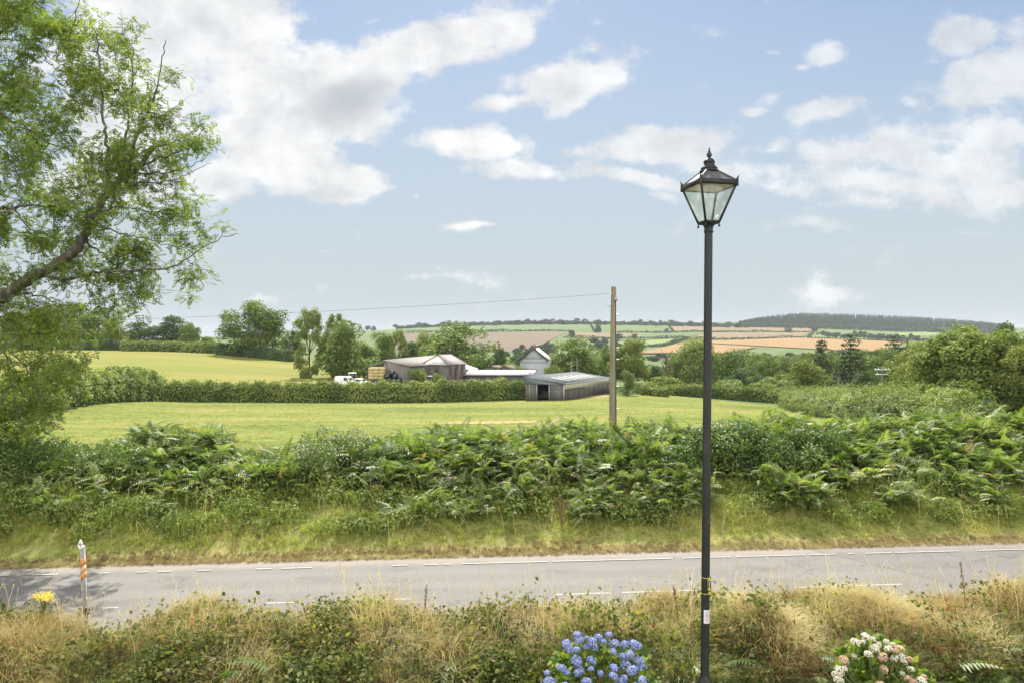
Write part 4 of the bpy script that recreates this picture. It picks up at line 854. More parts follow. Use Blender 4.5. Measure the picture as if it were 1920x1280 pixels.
part(k0, 'front_wall', M['concrete'], lambda q: box(q, (-W8, -.06, gr), (-5.6, .1, -2.15))); part(k0, 'front_wall', M['concrete'], lambda q: box(q, (-2.9, -.06, gr), (-.1, .1, -2.15)))
part(k0, 'stanchion', M['steel'], lambda q: (box(q, (-.1, -.16, gr), (.1, .02, -1.95)), box(q, (-5.6, -.1, gr), (-5.45, .1, -2.1)), box(q, (-3.05, -.1, gr), (-2.9, .1, -2.1)), box(q, (-W8 + .9, -.14, gr), (-W8 + 1.0, -.06, -2.1))))
part(k0, 'side_cladding', M['cream_sheet'], lambda q: box(q, (-.02, .05, -2.95), (.1, L23, ez - .14)))
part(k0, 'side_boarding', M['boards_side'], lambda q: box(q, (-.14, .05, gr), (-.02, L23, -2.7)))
part(k0, 'back_wall', M['boards_dark'], lambda q: (box(q, (-W8, .1, gr), (-W8 + .12, L23, tz - .3)), box(q, (-W8 + .12, L23 - .1, gr), (-.14, L23, ez - .3))))
part(k0, 'inner_hurdle', M['boards_dark'], lambda q: [box(q, (-5.4, 1.6, gr + .25 * i + .9), (-3.1, 1.66, gr + .25 * i + 1.05)) for i in range(5)])
part(k0, 'gutter', M['steel'], lambda q: tube(q, [(.3, -.3, ez - .1), (.3, L23 + .3, ez - .1)], .07, 6)); part(k0, 'downpipe', M['steel'], lambda q: tube(q, [(.16, L23 - .2, ez - .15), (.16, L23 - .2, gr)], .05, 6))
for y in np.linspace(1.8, L23 - 1.5, 9): part(k0, 'side_post', M['boards_dark'], lambda q: box(q, (-.02, y, gr), (.03, y + .16, -2.96)))
# house gable
h0 = empty('farmhouse', (X_at(1001, 185), 185, 0), math.radians(-9), 'grey rendered farmhouse gable with slate roof and chimney behind the sheds', 'house')
hw, ap, ev = 3.75, 3.95, 1.0
part(h0, 'wall', M['grey_render'], lambda q: (box(q, (-hw, 0, -8), (hw, 11, ev)), hexa(q, [(-hw, 0, ev), (hw, 0, ev), (hw, 11, ev), (-hw, 11, ev)], [(-.03, 0, ap - .1), (.03, 0, ap - .1), (.03, 11, ap - .1), (-.03, 11, ap - .1)])))
def f(q):
    for s in (-1, 1): slab(q, [(0, -.25, ap + .08), (s * (hw + .35), -.25, ev - .2), (s * (hw + .35), 11.2, ev - .2), (0, 11.2, ap + .08)], .12)
rf = part(h0, 'roof', M['white_roof'], f)  # whitish colour stands in for the sun reflecting off the slates
def f(q):
    for s in (-1, 1): beam(q, (0, -.3, ap - .05), (s * (hw + .4), -.3, ev - .33), .1, .26)
part(h0, 'bargeboard', M['dark_inside'], f)
ch = part(rf, 'chimney', M['brick'], lambda q: box(q, (-.5, .2, ap - .4), (.5, .95, ap + .75)))
part(h0, 'chimney_pot', M['brick'], lambda q: [lathe(q, [(.13, ap + .86), (.10, ap + 1.15), (.13, ap + 1.2), (.08, ap + 1.2)], 8, (x_, .58, 0)) for x_ in (-.28, .26)])
part(h0, 'chimney_cap', M['white_roof'], lambda q: box(q, (-.8, .05, ap + .75), (.85, 1.1, ap + .85)))
part(h0, 'string_course', M['concrete'], lambda q: box(q, (-hw, -.05, ev - .9), (hw, 0, ev - .78)))
# farmyard wall
q = Quads(); rr = np.random.default_rng(3); x_ = X_at(775, 137)
while x_ < X_at(905, 139): l = rr.uniform(.7, 1.5); box(q, (x_, 137.6 + rr.uniform(-.05, .05), -4.6), (x_ + l - .02, 138.05, -1.85 + rr.uniform(-.16, .1))); x_ += l
tag(q.build('stone_wall', M['stone']), 'low grey stone wall between the stone barn and the clipped hedge', 'wall')
def f_shelter():
    o = empty('lean_shelter', (X_at(806, 138), 138.9, 0), AXIS, 'tiny low shelter with a pale roof between the two farmyard bushes', 'shelter')
    part(o, 'roof', M['white_roof'], lambda q: slab(q, [(-1.0, 0, -1.25), (1.0, 0, -1.25), (1.0, 1, -1.05), (-1.0, 1, -1.05)], .08)); part(o, 'wall', M['boards_dark'], lambda q: box(q, (-.9, .15, -4), (.9, .9, -1.4)))
f_shelter()

# ------------------------------------------------------------------ farmyard things
def wheel(parent, x, y, r, wd=.2, axis='y'):
    q = Quads(); prof = [(r * .55, -wd / 2), (r * .96, -wd / 2), (r, -wd / 4), (r, wd / 4), (r * .96, wd / 2), (r * .55, wd / 2)]; lathe(q, prof, 14)
    o = q.build('wheel', M['tyre'], parent, True); o.location = (x, y, r); o.rotation_euler = (math.pi / 2, 0, 0)
    h = Quads(); lathe(h, [(.001, wd * .42), (r * .5, wd * .45), (r * .56, wd * .3), (r * .56, -wd * .3), (r * .5, -wd * .45), (.001, -wd * .42)], 12); h.build('hub', M['chrome_grey'], o, True)
def extrude_profile(q, prof, y0, y1, inset=None, mi=0):
    """side profile (x, z) swept across the width; inset(z) narrows it"""
    n = len(prof); v = []
    for y in (y0, y1):
        for x, z in prof:
            k = inset(z) if inset else 0; v.append((x, y + (k if y == y0 else -k), z))
    q.add(v, [[i, (i + 1) % n, n + (i + 1) % n, n + i] for i in range(n)], .5, mi)
    for s in (0, n):   # side skins as fans of quads about the floor line
        for i in range(1, n - 2, 2): q.add([v[s + j] for j in (0, i, i + 1, min(i + 2, n - 1))], [[0, 1, 2, 3]], .5, mi)
def van(loc, rz):
    o = empty('van', loc, rz, 'white panel van parked behind the long clipped hedge', 'van')
    ins = lambda z: max(0, (z - 1.0)) * .1
    body = [(-2.1, .35), (-2.15, .9), (-2.1, 1.8), (-2.0, 1.93), (.55, 1.93), (.85, 1.82), (1.45, 1.12), (2.1, .95), (2.2, .7), (2.18, .35)]
    part(o, 'body', M['white_paint'], lambda q: extrude_profile(q, body, -.85, .85, ins))
    for s in (-1, 1): part(o, 'side_window', M['dark_glass'], lambda q: hexa(q, [(.15, s * .845, 1.15), (1.3, s * .845, 1.15), (1.3, s * .86, 1.15), (.15, s * .86, 1.15)], [(.15, s * .775, 1.72), (.82, s * .775, 1.72), (.82, s * .79, 1.72), (.15, s * .79, 1.72)]))
    part(o, 'windscreen', M['dark_glass'], lambda q: hexa(q, [(.94, -.66, 1.74), (.94, .66, 1.74), (.92, .66, 1.72), (.92, -.66, 1.72)], [(1.4, -.74, 1.2), (1.4, .74, 1.2), (1.38, .74, 1.18), (1.38, -.74, 1.18)]))
    part(o, 'bumper', M['black_plate'], lambda q: box(q, (2.15, -.8, .35), (2.28, .8, .6)))
    for s in (-1, 1): part(o, 'headlight', M['chrome_grey'], lambda q: box(q, (2.0, s * .7 - .14, .7), (2.19, s * .7 + .14, .88)))
    for s in (-1, 1): part(o, 'tail_light', M['rust_red'], lambda q: box(q, (-2.17, s * .74 - .08, .9), (-2.1, s * .74 + .08, 1.4)))
    for x in (-1.35, 1.4):
        for s in (-1, 1): wheel(o, x, s * .78, .31)
    part(o, 'door_handle', M['black_plate'], lambda q: box(q, (.15, -.9, .98), (.35, -.85, 1.03)))
def car(loc, rz, label):
    o = empty('car', loc, rz, label, 'car'); ins = lambda z: max(0, z - .85) * .32
    part(o, 'body', M['white_paint'], lambda q: extrude_profile(q, [(-1.9, .3), (-1.98, .6), (-1.9, .92), (-1.72, 1.0), (-1.45, 1.38), (-1.1, 1.47), (.15, 1.47), (.42, 1.4), (1.0, .98), (1.8, .82), (1.98, .6), (1.95, .3)], -.84, .84, ins))
    for s in (-1, 1):
        for x0, x1, x2, x3 in ((-1.42, -.5, -.5, -1.25), (-.42, .8, .25, -.42)):
            part(o, 'side_window', M['dark_glass'], lambda q: hexa(q, [(x0, s * .80, .98), (x1, s * .80, .98), (x1, s * .815, .98), (x0, s * .815, .98)], [(x3, s * .67, 1.38), (x2, s * .67, 1.38), (x2, s * .685, 1.38), (x3, s * .685, 1.38)]))
    part(o, 'windscreen', M['dark_glass'], lambda q: hexa(q, [(.46, -.6, 1.385), (.46, .6, 1.385), (.44, .6, 1.36), (.44, -.6, 1.36)], [(.98, -.74, 1.02), (.98, .74, 1.02), (.96, .74, .99), (.96, -.74, .99)]))
    for s in (-1, 1): part(o, 'headlight', M['chrome_grey'], lambda q: box(q, (1.82, s * .62 - .16, .64), (1.97, s * .62 + .16, .78)))
    for x in (-1.25, 1.25):
        for s in (-1, 1): wheel(o, x, s * .76, .3)
YV = 138.5
van((X_at(648, YV), YV, Z_at(722.5, YV)), math.radians(-24)); car((X_at(675, 139), 139, Z_at(722.5, 139)), math.radians(-20), 'small white hatchback parked at the right of the van')
def tractor(loc, rz):
    o = empty('tractor', loc, rz, 'dark old tractor with boxy pale-roofed cab behind the parked van', 'tractor')
    part(o, 'cab_roof', M['cream_paint'], lambda q: box(q, (-.9, -.8, 2.45), (.75, .8, 2.62)))
    part(o, 'cab_frame', M['chrome_grey'], lambda q: [beam(q, (x, y, 1.2), (x * .95, y * .95, 2.46), .1) for x in (-.8, .65) for y in (-.72, .72)])
    part(o, 'cab_glass', M['dark_glass'], lambda q: box(q, (-.74, -.66, 1.25), (.6, .66, 2.44)))
    part(o, 'bonnet', M['black_plate'], lambda q: box(q, (.7, -.38, .85), (2.3, .38, 1.45))); part(o, 'body', M['black_plate'], lambda q: box(q, (-.9, -.7, .7), (.7, .7, 1.24)))
    part(o, 'exhaust', M['black_plate'], lambda q: tube(q, [(1.4, 0, 1.4), (1.4, 0, 2.3)], .05, 6))
    for s in (-1, 1): wheel(o, -.6, s * .85, .75, .4); wheel(o, 1.9, s * .7, .42, .28)
tractor((X_at(660, 146), 146, Z_at(721, 146)), math.radians(-160))
o = empty('warning_marker', (X_at(677.5, 144), 144, Z_at(721, 144)), 0, 'bright orange triangular marker standing by the open shed', 'marker')
part(o, 'board', M['orange'], lambda q: hexa(q, [(-.5, 0, .75), (.5, 0, .75), (.5, .06, .75), (-.5, .06, .75)], [(-.06, 0, 2.0), (.06, 0, 2.0), (.06, .06, 2.0), (-.06, .06, 2.0)])); part(o, 'post', M['steel'], lambda q: box(q, (-.05, .06, 0), (.05, .12, 1.6)))
# straw stack on a trailer
def bale_stack():
    Yb = 138.2; o = empty('trailer', (X_at(706, Yb), Yb, Z_at(719.5, Yb)), math.radians(-8), 'flat farm trailer under the big straw stack', 'trailer')
    part(o, 'deck', M['boards_dark'], lambda q: box(q, (-1.9, -.2, .75), (1.9, 2.2, .95)))
    for x in (-1.0, -.2):
        for y in (.0, 2.0): wheel(o, x, y, .38, .25)
    part(o, 'drawbar', M['steel'], lambda q: beam(q, (1.9, 1, .8), (3.0, 1, .6), .12))
    for r_ in range(4):
        for c_ in range(3):
            s = Quads(); w = 1.14; x0 = -1.72 + c_ * w + .06 * math.sin(r_ * 3); z0 = .97 + r_ * .6; box(s, (x0, -.1 + .06 * math.sin(r_ + c_ * 2), z0), (x0 + w - .03, 2.1, z0 + .58))
            p = s.build('straw_bale', M['straw']); p.matrix_world = o.matrix_world @ Matrix.Identity(4); p.location = o.location; p.rotation_euler = o.rotation_euler
            tag(p, ['long straw bale in the bottom layer of the trailer stack', 'long straw bale in the second layer of the trailer stack', 'long straw bale in the third layer of the trailer stack', 'long straw bale in the top layer of the trailer stack'][r_], 'straw bale', ['straw bales bottom layer', 'straw bales second layer', 'straw bales third layer', 'straw bales top layer'][r_])
bale_stack()
def wrapped(px, py, r, label, Y=136.2):
    q = Quads(); n = 10; prof = [(.02, -.62), (r * .8, -.62), (r * .97, -.5), (r, -.2), (r, .2), (r * .97, .5), (r * .8, .62), (.02, .62)]; lathe(q, prof, 18)
    o = q.build('wrapped_bale', M['black_wrap'], None, True); o.location = (X_at(px, Y), Y, Z_at(py, Y)); o.rotation_euler = (math.radians(90), 0, math.radians(20 + px % 7 * 5)); tag(o, label, 'silage bale', 'black wrapped silage bales by the long barn')
for px_, py_, lb in ((734, 699, 'black wrapped silage bale on the very top of the pile'), (726.5, 705, 'left black wrapped bale of the middle tier'), (740, 705, 'right black wrapped bale of the middle tier'), (719, 713, 'leftmost black wrapped bale of the bottom tier'), (729, 713, 'second black wrapped bale of the bottom tier'), (738, 713, 'third black wrapped bale of the bottom tier'), (747, 713, 'rightmost black wrapped bale of the bottom tier')):
    wrapped(px_, py_, .62, lb)

# ------------------------------------------------------------------ street lamp
YL = 7.5; LX = X_at(1319.5, YL)
lamp = empty('street_lamp', (LX, YL, .9), 0, 'tall black Victorian style street lamp with a four sided glass lantern', 'street lamp')
lamp.rotation_euler = (0, math.radians(.5), 0)
zf = lambda py: Z_at(py, YL) - .9
def f(q): lathe(q, [(.10, -.1), (.10, .25), (.085, .3), (.082, zf(1276) - .02), (.080, zf(1276)), (.046, zf(1266)), (.0455, zf(1262)), (.0435, zf(445)), (.0425, zf(436))], 20)
shaft = part(lamp, 'column', M['black_iron'], f, smooth=True)
def f(q): lathe(q, [(.0455, zf(437)), (.052, zf(436)), (.052, zf(434)), (.046, zf(433)), (.046, zf(429)), (.052, zf(425)), (.066, zf(421.5)), (.10, zf(419)), (.10, zf(418))], 20)
part(lamp, 'collar', M['black_iron'], f, smooth=True)
lan = empty('lantern', (0, 0, 0)); lan.parent = lamp; lan.rotation_euler = (0, 0, math.radians(-32))
lan['category'] = ''; del lan['category']
ze, zb_, zr = zf(348.5), zf(418), zf(321)      # eaves, bottom, roof top
re_, rb, rt = .305, .115, .085                 # half diagonals
def C(r, z): return [np.array((r * math.cos(a), r * math.sin(a), z)) for a in (-math.pi / 2, 0, math.pi / 2, math.pi)]
def lpart(name, mat, fn, smooth=False): q = Quads(); fn(q); return q.build(name, mat, lan, smooth)
top4, bot4 = C(re_, ze), C(rb, zb_)
def f(q):
    for a_, b_ in zip(top4, bot4): beam(q, a_ * [.985, .985, 1], b_, .02, .02)
lpart('corner_bar', M['black_iron'], f)
def f(q):
    for i in range(4): beam(q, top4[i], top4[(i + 1) % 4], .018, .055)
lpart('eaves_rail', M['black_iron'], f)
def f(q):
    for i in range(4): beam(q, bot4[i], bot4[(i + 1) % 4], .018, .03)
lpart('base_rail', M['black_iron'], f)
for i in range(4):
    a_, b_, c_, d_ = top4[i], top4[(i + 1) % 4], bot4[(i + 1) % 4], bot4[i]
    def f(q):
        n = unit(np.cross(b_ - a_, d_ - a_)) * .004; ins = [a_ * .95 + b_ * .05, b_ * .95 + a_ * .05, c_ * .93 + d_ * .07, d_ * .93 + c_ * .07]; ins[0] = ins[0] - [0, 0, .028]; ins[1] = ins[1] - [0, 0, .028]; ins[2] = ins[2] + [0, 0, .015]; ins[3] = ins[3] + [0, 0, .015]
        hexa(q, [x - n / 2 for x in ins], [x + n / 2 for x in ins])
    lpart('glass_pane', M['glass'], f)
r4 = C(rt, zr); e4 = C(re_ * .985, ze + .024)
def f(q):
    for i in range(4): q.add([e4[i], e4[(i + 1) % 4], r4[(i + 1) % 4], r4[i]], [[0, 1, 2, 3]])
    for i in range(4): beam(q, e4[i] + [0, 0, .004], r4[i] + [0, 0, .004], .014, .012)
lpart('roof', M['lantern_roof'], f)
def f(q):
    i4 = C(re_ * .95, ze - .02); h4 = C(.09, ze + .075)
    for i in range(4): q.add([i4[i], h4[i], h4[(i + 1) % 4], i4[(i + 1) % 4]], [[0, 1, 2, 3]])
    q.add(h4, [[3, 2, 1, 0]])
lpart('reflector', M['cream_paint'], f)
lpart('bulb', M['paper_white'], lambda q: lathe(q, [(.02, ze + .07), (.05, ze + .05), (.055, ze + .01), (.03, ze - .025), (.005, ze - .035)], 12), True)
lpart('vent_cap', M['black_iron'], lambda q: lathe(q, [(.088, zr - .012), (.102, zr - .01), (.102, zr + .002), (.088, zr + .006), (.085, zr + .02), (.09, zr + .022), (.09, zr + .03), (.072, zr + .045), (.056, zr + .072), (.05, zr + .086), (.062, zr + .088), (.062, zr + .096), (.055, zr + .116), (.035, zr + .134), (.016, zr + .14)], 20), True)
lpart('finial', M['black_iron'], lambda q: lathe(q, [(.015, zr + .138), (.015, zr + .15), (.026, zr + .162), (.029, zr + .178), (.025, zr + .194), (.012, zr + .206), (.016, zr + .212), (.009, zr + .224), (.008, zr + .245), (.001, zr + .262)], 14), True)
for c_ in top4: lpart('corner_spike', M['black_iron'], lambda q: (tube(q, [c_ + [0, 0, -.035], c_ + [0, 0, .045]], [.016, .014], 6), tube(q, [c_ + [0, 0, .045], c_ * [1.06, 1.06, 1] + [0, 0, .08]], [.013, .002], 6)))
for c_ in bot4: lpart('drop_knob', M['black_iron'], lambda q: lathe(q, [(.005, zb_ - .01), (.006, zb_ - .025), (.013, zb_ - .036), (.012, zb_ - .047), (.002, zb_ - .054)], 8, (c_[0], c_[1], 0)), True)
# number plate and notice
pl = empty('number_plate', (0, 0, 0)); pl.parent = lamp
zp0, zp1 = zf(1114), zf(1077.5); x0, x1 = .008, .046; yp = -.056
q = Quads(); box(q, (x0, yp, zp0), (x1, yp + .004, zp1)); q.build('plate', M['black_plate'], pl)
q = Quads()
for a_, b_ in (((x0, zp0), (x0 + .002, zp1)), ((x1 - .002, zp0), (x1, zp1))): box(q, (a_[0], yp - .0015, a_[1]), (b_[0], yp, b_[1]))
q.build('edge_line', M['yellow_ink'], pl)
for i, chh in enumerate('A164'):
    cu = bpy.data.curves.new('digit', 'FONT'); cu.body = chh; cu.size = .060; cu.align_x = 'CENTER'; cu.align_y = 'CENTER'; cu.extrude = .0006; cu.offset = .0012
    cu.materials.append(M['yellow_ink']); tmp = bpy.data.objects.new('digit', cu); COL.objects.link(tmp); bpy.context.view_layer.update()
    lme = bpy.data.meshes.new_from_object(tmp.evaluated_get(bpy.context.evaluated_depsgraph_get())); bpy.data.objects.remove(tmp)
    t = bpy.data.objects.new('lettering', lme); COL.objects.link(t); t.parent = pl; t.rotation_euler = (math.pi / 2, 0, 0); t.location = ((x0 + x1) / 2, yp - .001, zp1 - .028 - i * .0505)
q = Quads()
for zz_ in (zp1 - .02, zp0 + .02): lathe(q, [(.0475, zz_ - .003), (.0485, zz_ - .002), (.0485, zz_ + .002), (.0475, zz_ + .003)], 20)
q.build('strap', M['yellow_ink'], pl, True)
nt_ = empty('notice', (0, 0, 0)); nt_.parent = lamp
def curved(q, a0, a1, z0, z1, r):
    th = np.linspace(a0, a1, 10); v = [(r * math.cos(a), r * math.sin(a), z) for z in (z0, z1) for a in th]; q.add(v, [[i, i + 1, 10 + i + 1, 10 + i] for i in range(9)])
zn0, zn1 = zf(1165), zf(1140); q = Quads(); curved(q, math.radians(-125), math.radians(-25), zn0, zn1, .0475); q.build('paper', M['paper_white'], nt_)
q = Quads(); rr = np.random.default_rng(2)
for i in range(9):
    z = zn1 - .018 - i * .013; a0 = math.radians(-108 + rr.uniform(0, 8)); curved(q, a0, math.radians(-45 - rr.uniform(0, 20)), z - .0035, z + .003, .0480)
q.build('print', M['ink_pink'], nt_)

# ------------------------------------------------------------------ telegraph pole and wires
YP = 26.0; PXX = X_at(1149.5, YP); zt = Z_at(538, YP); zg = gz(PXX, YP)
pole = empty('telegraph_pole', (PXX, YP, zg), 0, 'weathered wooden telegraph pole with step irons rising from the bracken', 'telegraph pole'); hp = zt - zg
part(pole, 'shaft', M['pole_wood'], lambda q: (tube(q, [(0, 0, -.5), (-.02, 0, hp * .3), (.0, 0, hp * .7), (.025, 0, hp)], [.135, .125, .108, .095], 14, cap=True)), smooth=False)
def stp(side, py):
    z = Z_at(py, YP) - zg
    part(pole, 'step_iron', M['steel'], lambda q: (tube(q, [(side * .09, 0, z), (side * .22, -.03, z + .015)], .011, 5), tube(q, [(side * .22, -.03, z + .015), (side * .235, -.03, z + .05)], .010, 5), tube(q, [(side * .10, 0, z - .08), (side * .19, -.03, z + .01)], .007, 4)))
for s, py in ((-1, 574), (1, 590), (1, 652), (1, 674), (-1, 700), (1, 724), (-1, 750), (1, 766)): stp(s, py)
part(pole, 'junction_box', M['steel'], lambda q: box(q, (.03, -.17, hp - .55), (.13, -.07, hp - .40)))
part(pole, 'bracket', M['steel'], lambda q: tube(q, [(-.16, -.02, hp - .26), (.16, -.02, hp - .24)], .012, 5))
part(pole, 'cable', M['black_plate'], lambda q: tube(q, [(.085, -.085, hp - .5), (.10, -.08, hp * .5), (.11, -.09, .1)], .014, 5))
def wire(name, a, b, sag, label, r=.011, n=40, group=None):
    s = np.linspace(0, 1, n)[:, None]; p = np.array(a) * (1 - s) + np.array(b) * s; p[:, 2] -= (sag * 4 * s * (1 - s))[:, 0]; q = Quads(); tube(q, p, r, 5); tag(q.build(name, M['wire_grey']), label, 'wire', group)
yb_ = 24.0
wire('overhead_wire', (PXX - .15, YP - .02, hp + zg - .26), (X_at(-420, yb_), yb_, Z_at(613, yb_)), .25, 'long overhead wire running left from the telegraph pole', .0045)
def line_pole(px, top, Y, label, arms=0, halfpx=3):
    X = X_at(px, Y); z0 = gz(X, Y); h = Z_at(top, Y) - z0; o = empty('utility_pole', (X, Y, z0), 0, label, 'utility pole')
    part(o, 'shaft', M['pole_wood'], lambda q: tube(q, [(0, 0, 0), (0, 0, h)], [.16, .13], 8, cap=True))
    for k in range(arms):
        part(o, 'crossarm', M['white_paint'], lambda q: box(q, (-1.6 + k * .2, -.08, h - .35 - k * 1.05), (1.6 - k * .6, .08, h - .2 - k * 1.05)))
        for x in np.linspace(-1.5, 1.5, 5 if k == 0 else 3): part(o, 'insulator', M['white_paint'], lambda q: lathe(q, [(.04, h - .2 - k * 1.05), (.10, h - .12 - k * 1.05), (.07, h + .02 - k * 1.05), (.02, h + .06 - k * 1.05)], 8, (x * (1 - .3 * k), 0, 0)), smooth=True)
    return (X, Y, z0 + h)
t1 = line_pole(1572, 705, 135, 'small wooden pole standing in bright scrub under the conifers')
t2 = line_pole(1654, 690, 150, 'pole with white crossarms and insulators among the dark trees', 2)
wire('overhead_wire', t1, t2, .8, 'thin wire between the two poles in the valley scrub', .03)
wire('overhead_wire', t1, (X_at(1300, 150), 150, Z_at(699, 150)), .8, 'thin wire running left from the small wooden pole', .03)
for px_, tp_ in ((1072, 680), (1082, 673)):
    X = X_at(px_, 158); z0 = gz(X, 158); o = empty('yard_mast', (X, 158, z0), 0, 'thin pale mast behind the cattle shed roof, the %s one' % ('shorter' if tp_ == 680 else 'taller'), 'mast'); h = Z_at(tp_, 158) - z0
    part(o, 'shaft', M['steel'], lambda q: tube(q, [(0, 0, 0), (0, 0, h)], .08, 6)); part(o, 'cap', M['steel'], lambda q: box(q, (-.16, -.1, h), (.16, .1, h + .15)))

# ------------------------------------------------------------------ roadside marker post
YM = 12.05; MX = X_at(163.5, YM); mz = gz(MX, YM)
mk = empty('marker_post', (MX, YM, mz), math.radians(-8), 'leaning grey roadside marker post with white diamond top and orange band', 'marker post'); mk.rotation_euler = (0, math.radians(-2.6), math.radians(-8))
hh = Z_at(1022, YM) - mz
part(mk, 'post', M['marker_grey'], lambda q: box(q, (-.031, -.028, -.2), (.031, .028, hh)))
zc0, zc1 = Z_at(1088, YM) - mz, Z_at(1051, YM) - mz
def band(z0, z1, z2, z3, mat):  # slanted stripe on the road face and sides
    part(mk, 'stripe', mat, lambda q: hexa(q, [(-.033, -.030, z0), (.033, -.030, z1), (.033, .030, z1), (-.033, .030, z0)], [(-.033, -.030, z2), (.033, -.030, z3), (.033, .030, z3), (-.033, .030, z2)]))
dz = (zc1 - zc0) / 3
band(zc0, zc0 + .06, zc0 + dz * .95, zc0 + dz * .95 + .06, M['orange']); band(zc0 + dz * .97, zc0 + dz * .97 + .06, zc0 + dz * 1.9, zc0 + dz * 1.9 + .06, M['faded_orange']); band(zc0 + dz * 1.92, zc0 + dz * 1.92 + .06, zc0 + dz * 3, zc0 + dz * 3 + .06, M['orange'])
cz = Z_at(1020, YM) - mz
def ring(q, r1, r2, y0, y1):
    o_ = [(r1 * .55, 0), (0, r1), (-r1 * .55, 0), (0, -r1)]; i_ = [(r2 * .55, 0), (0, r2), (-r2 * .55, 0), (0, -r2)]
    for k in range(4):
        a_, b_, c_, d_ = o_[k], o_[(k + 1) % 4], i_[(k + 1) % 4], i_[k]; hexa(q, [(p[0], y0, p[1] + cz) for p in (a_, b_, c_, d_)], [(p[0], y1, p[1] + cz) for p in (a_, b_, c_, d_)])
part(mk, 'diamond_border', M['white_paint'], lambda q: ring(q, .098, .058, -.05, -.031)); part(mk, 'diamond_panel', M['chrome_grey'], lambda q: ring(q, .058, .001, -.045, -.033))
part(mk, 'base_board', M['black_plate'], lambda q: box(q, (-.075, -.055, Z_at(1149, YM) - mz), (.12, -.032, Z_at(1137, YM) - mz)))
st = empty('wooden_stake', (X_at(150, 11.7), 11.7, gz(X_at(150, 11.7), 11.7)), 0, 'short dark wooden stake close beside the marker post', 'stake')
part(st, 'shaft', M['pole_wood'], lambda q: box(q, (-.03, -.03, -.2), (.03, .03, Z_at(1137, 11.7) - st.location.z))); part(st, 'nail', M['steel'], lambda q: tube(q, [(0, -.05, .5), (0, -.03, .5)], .006, 5))

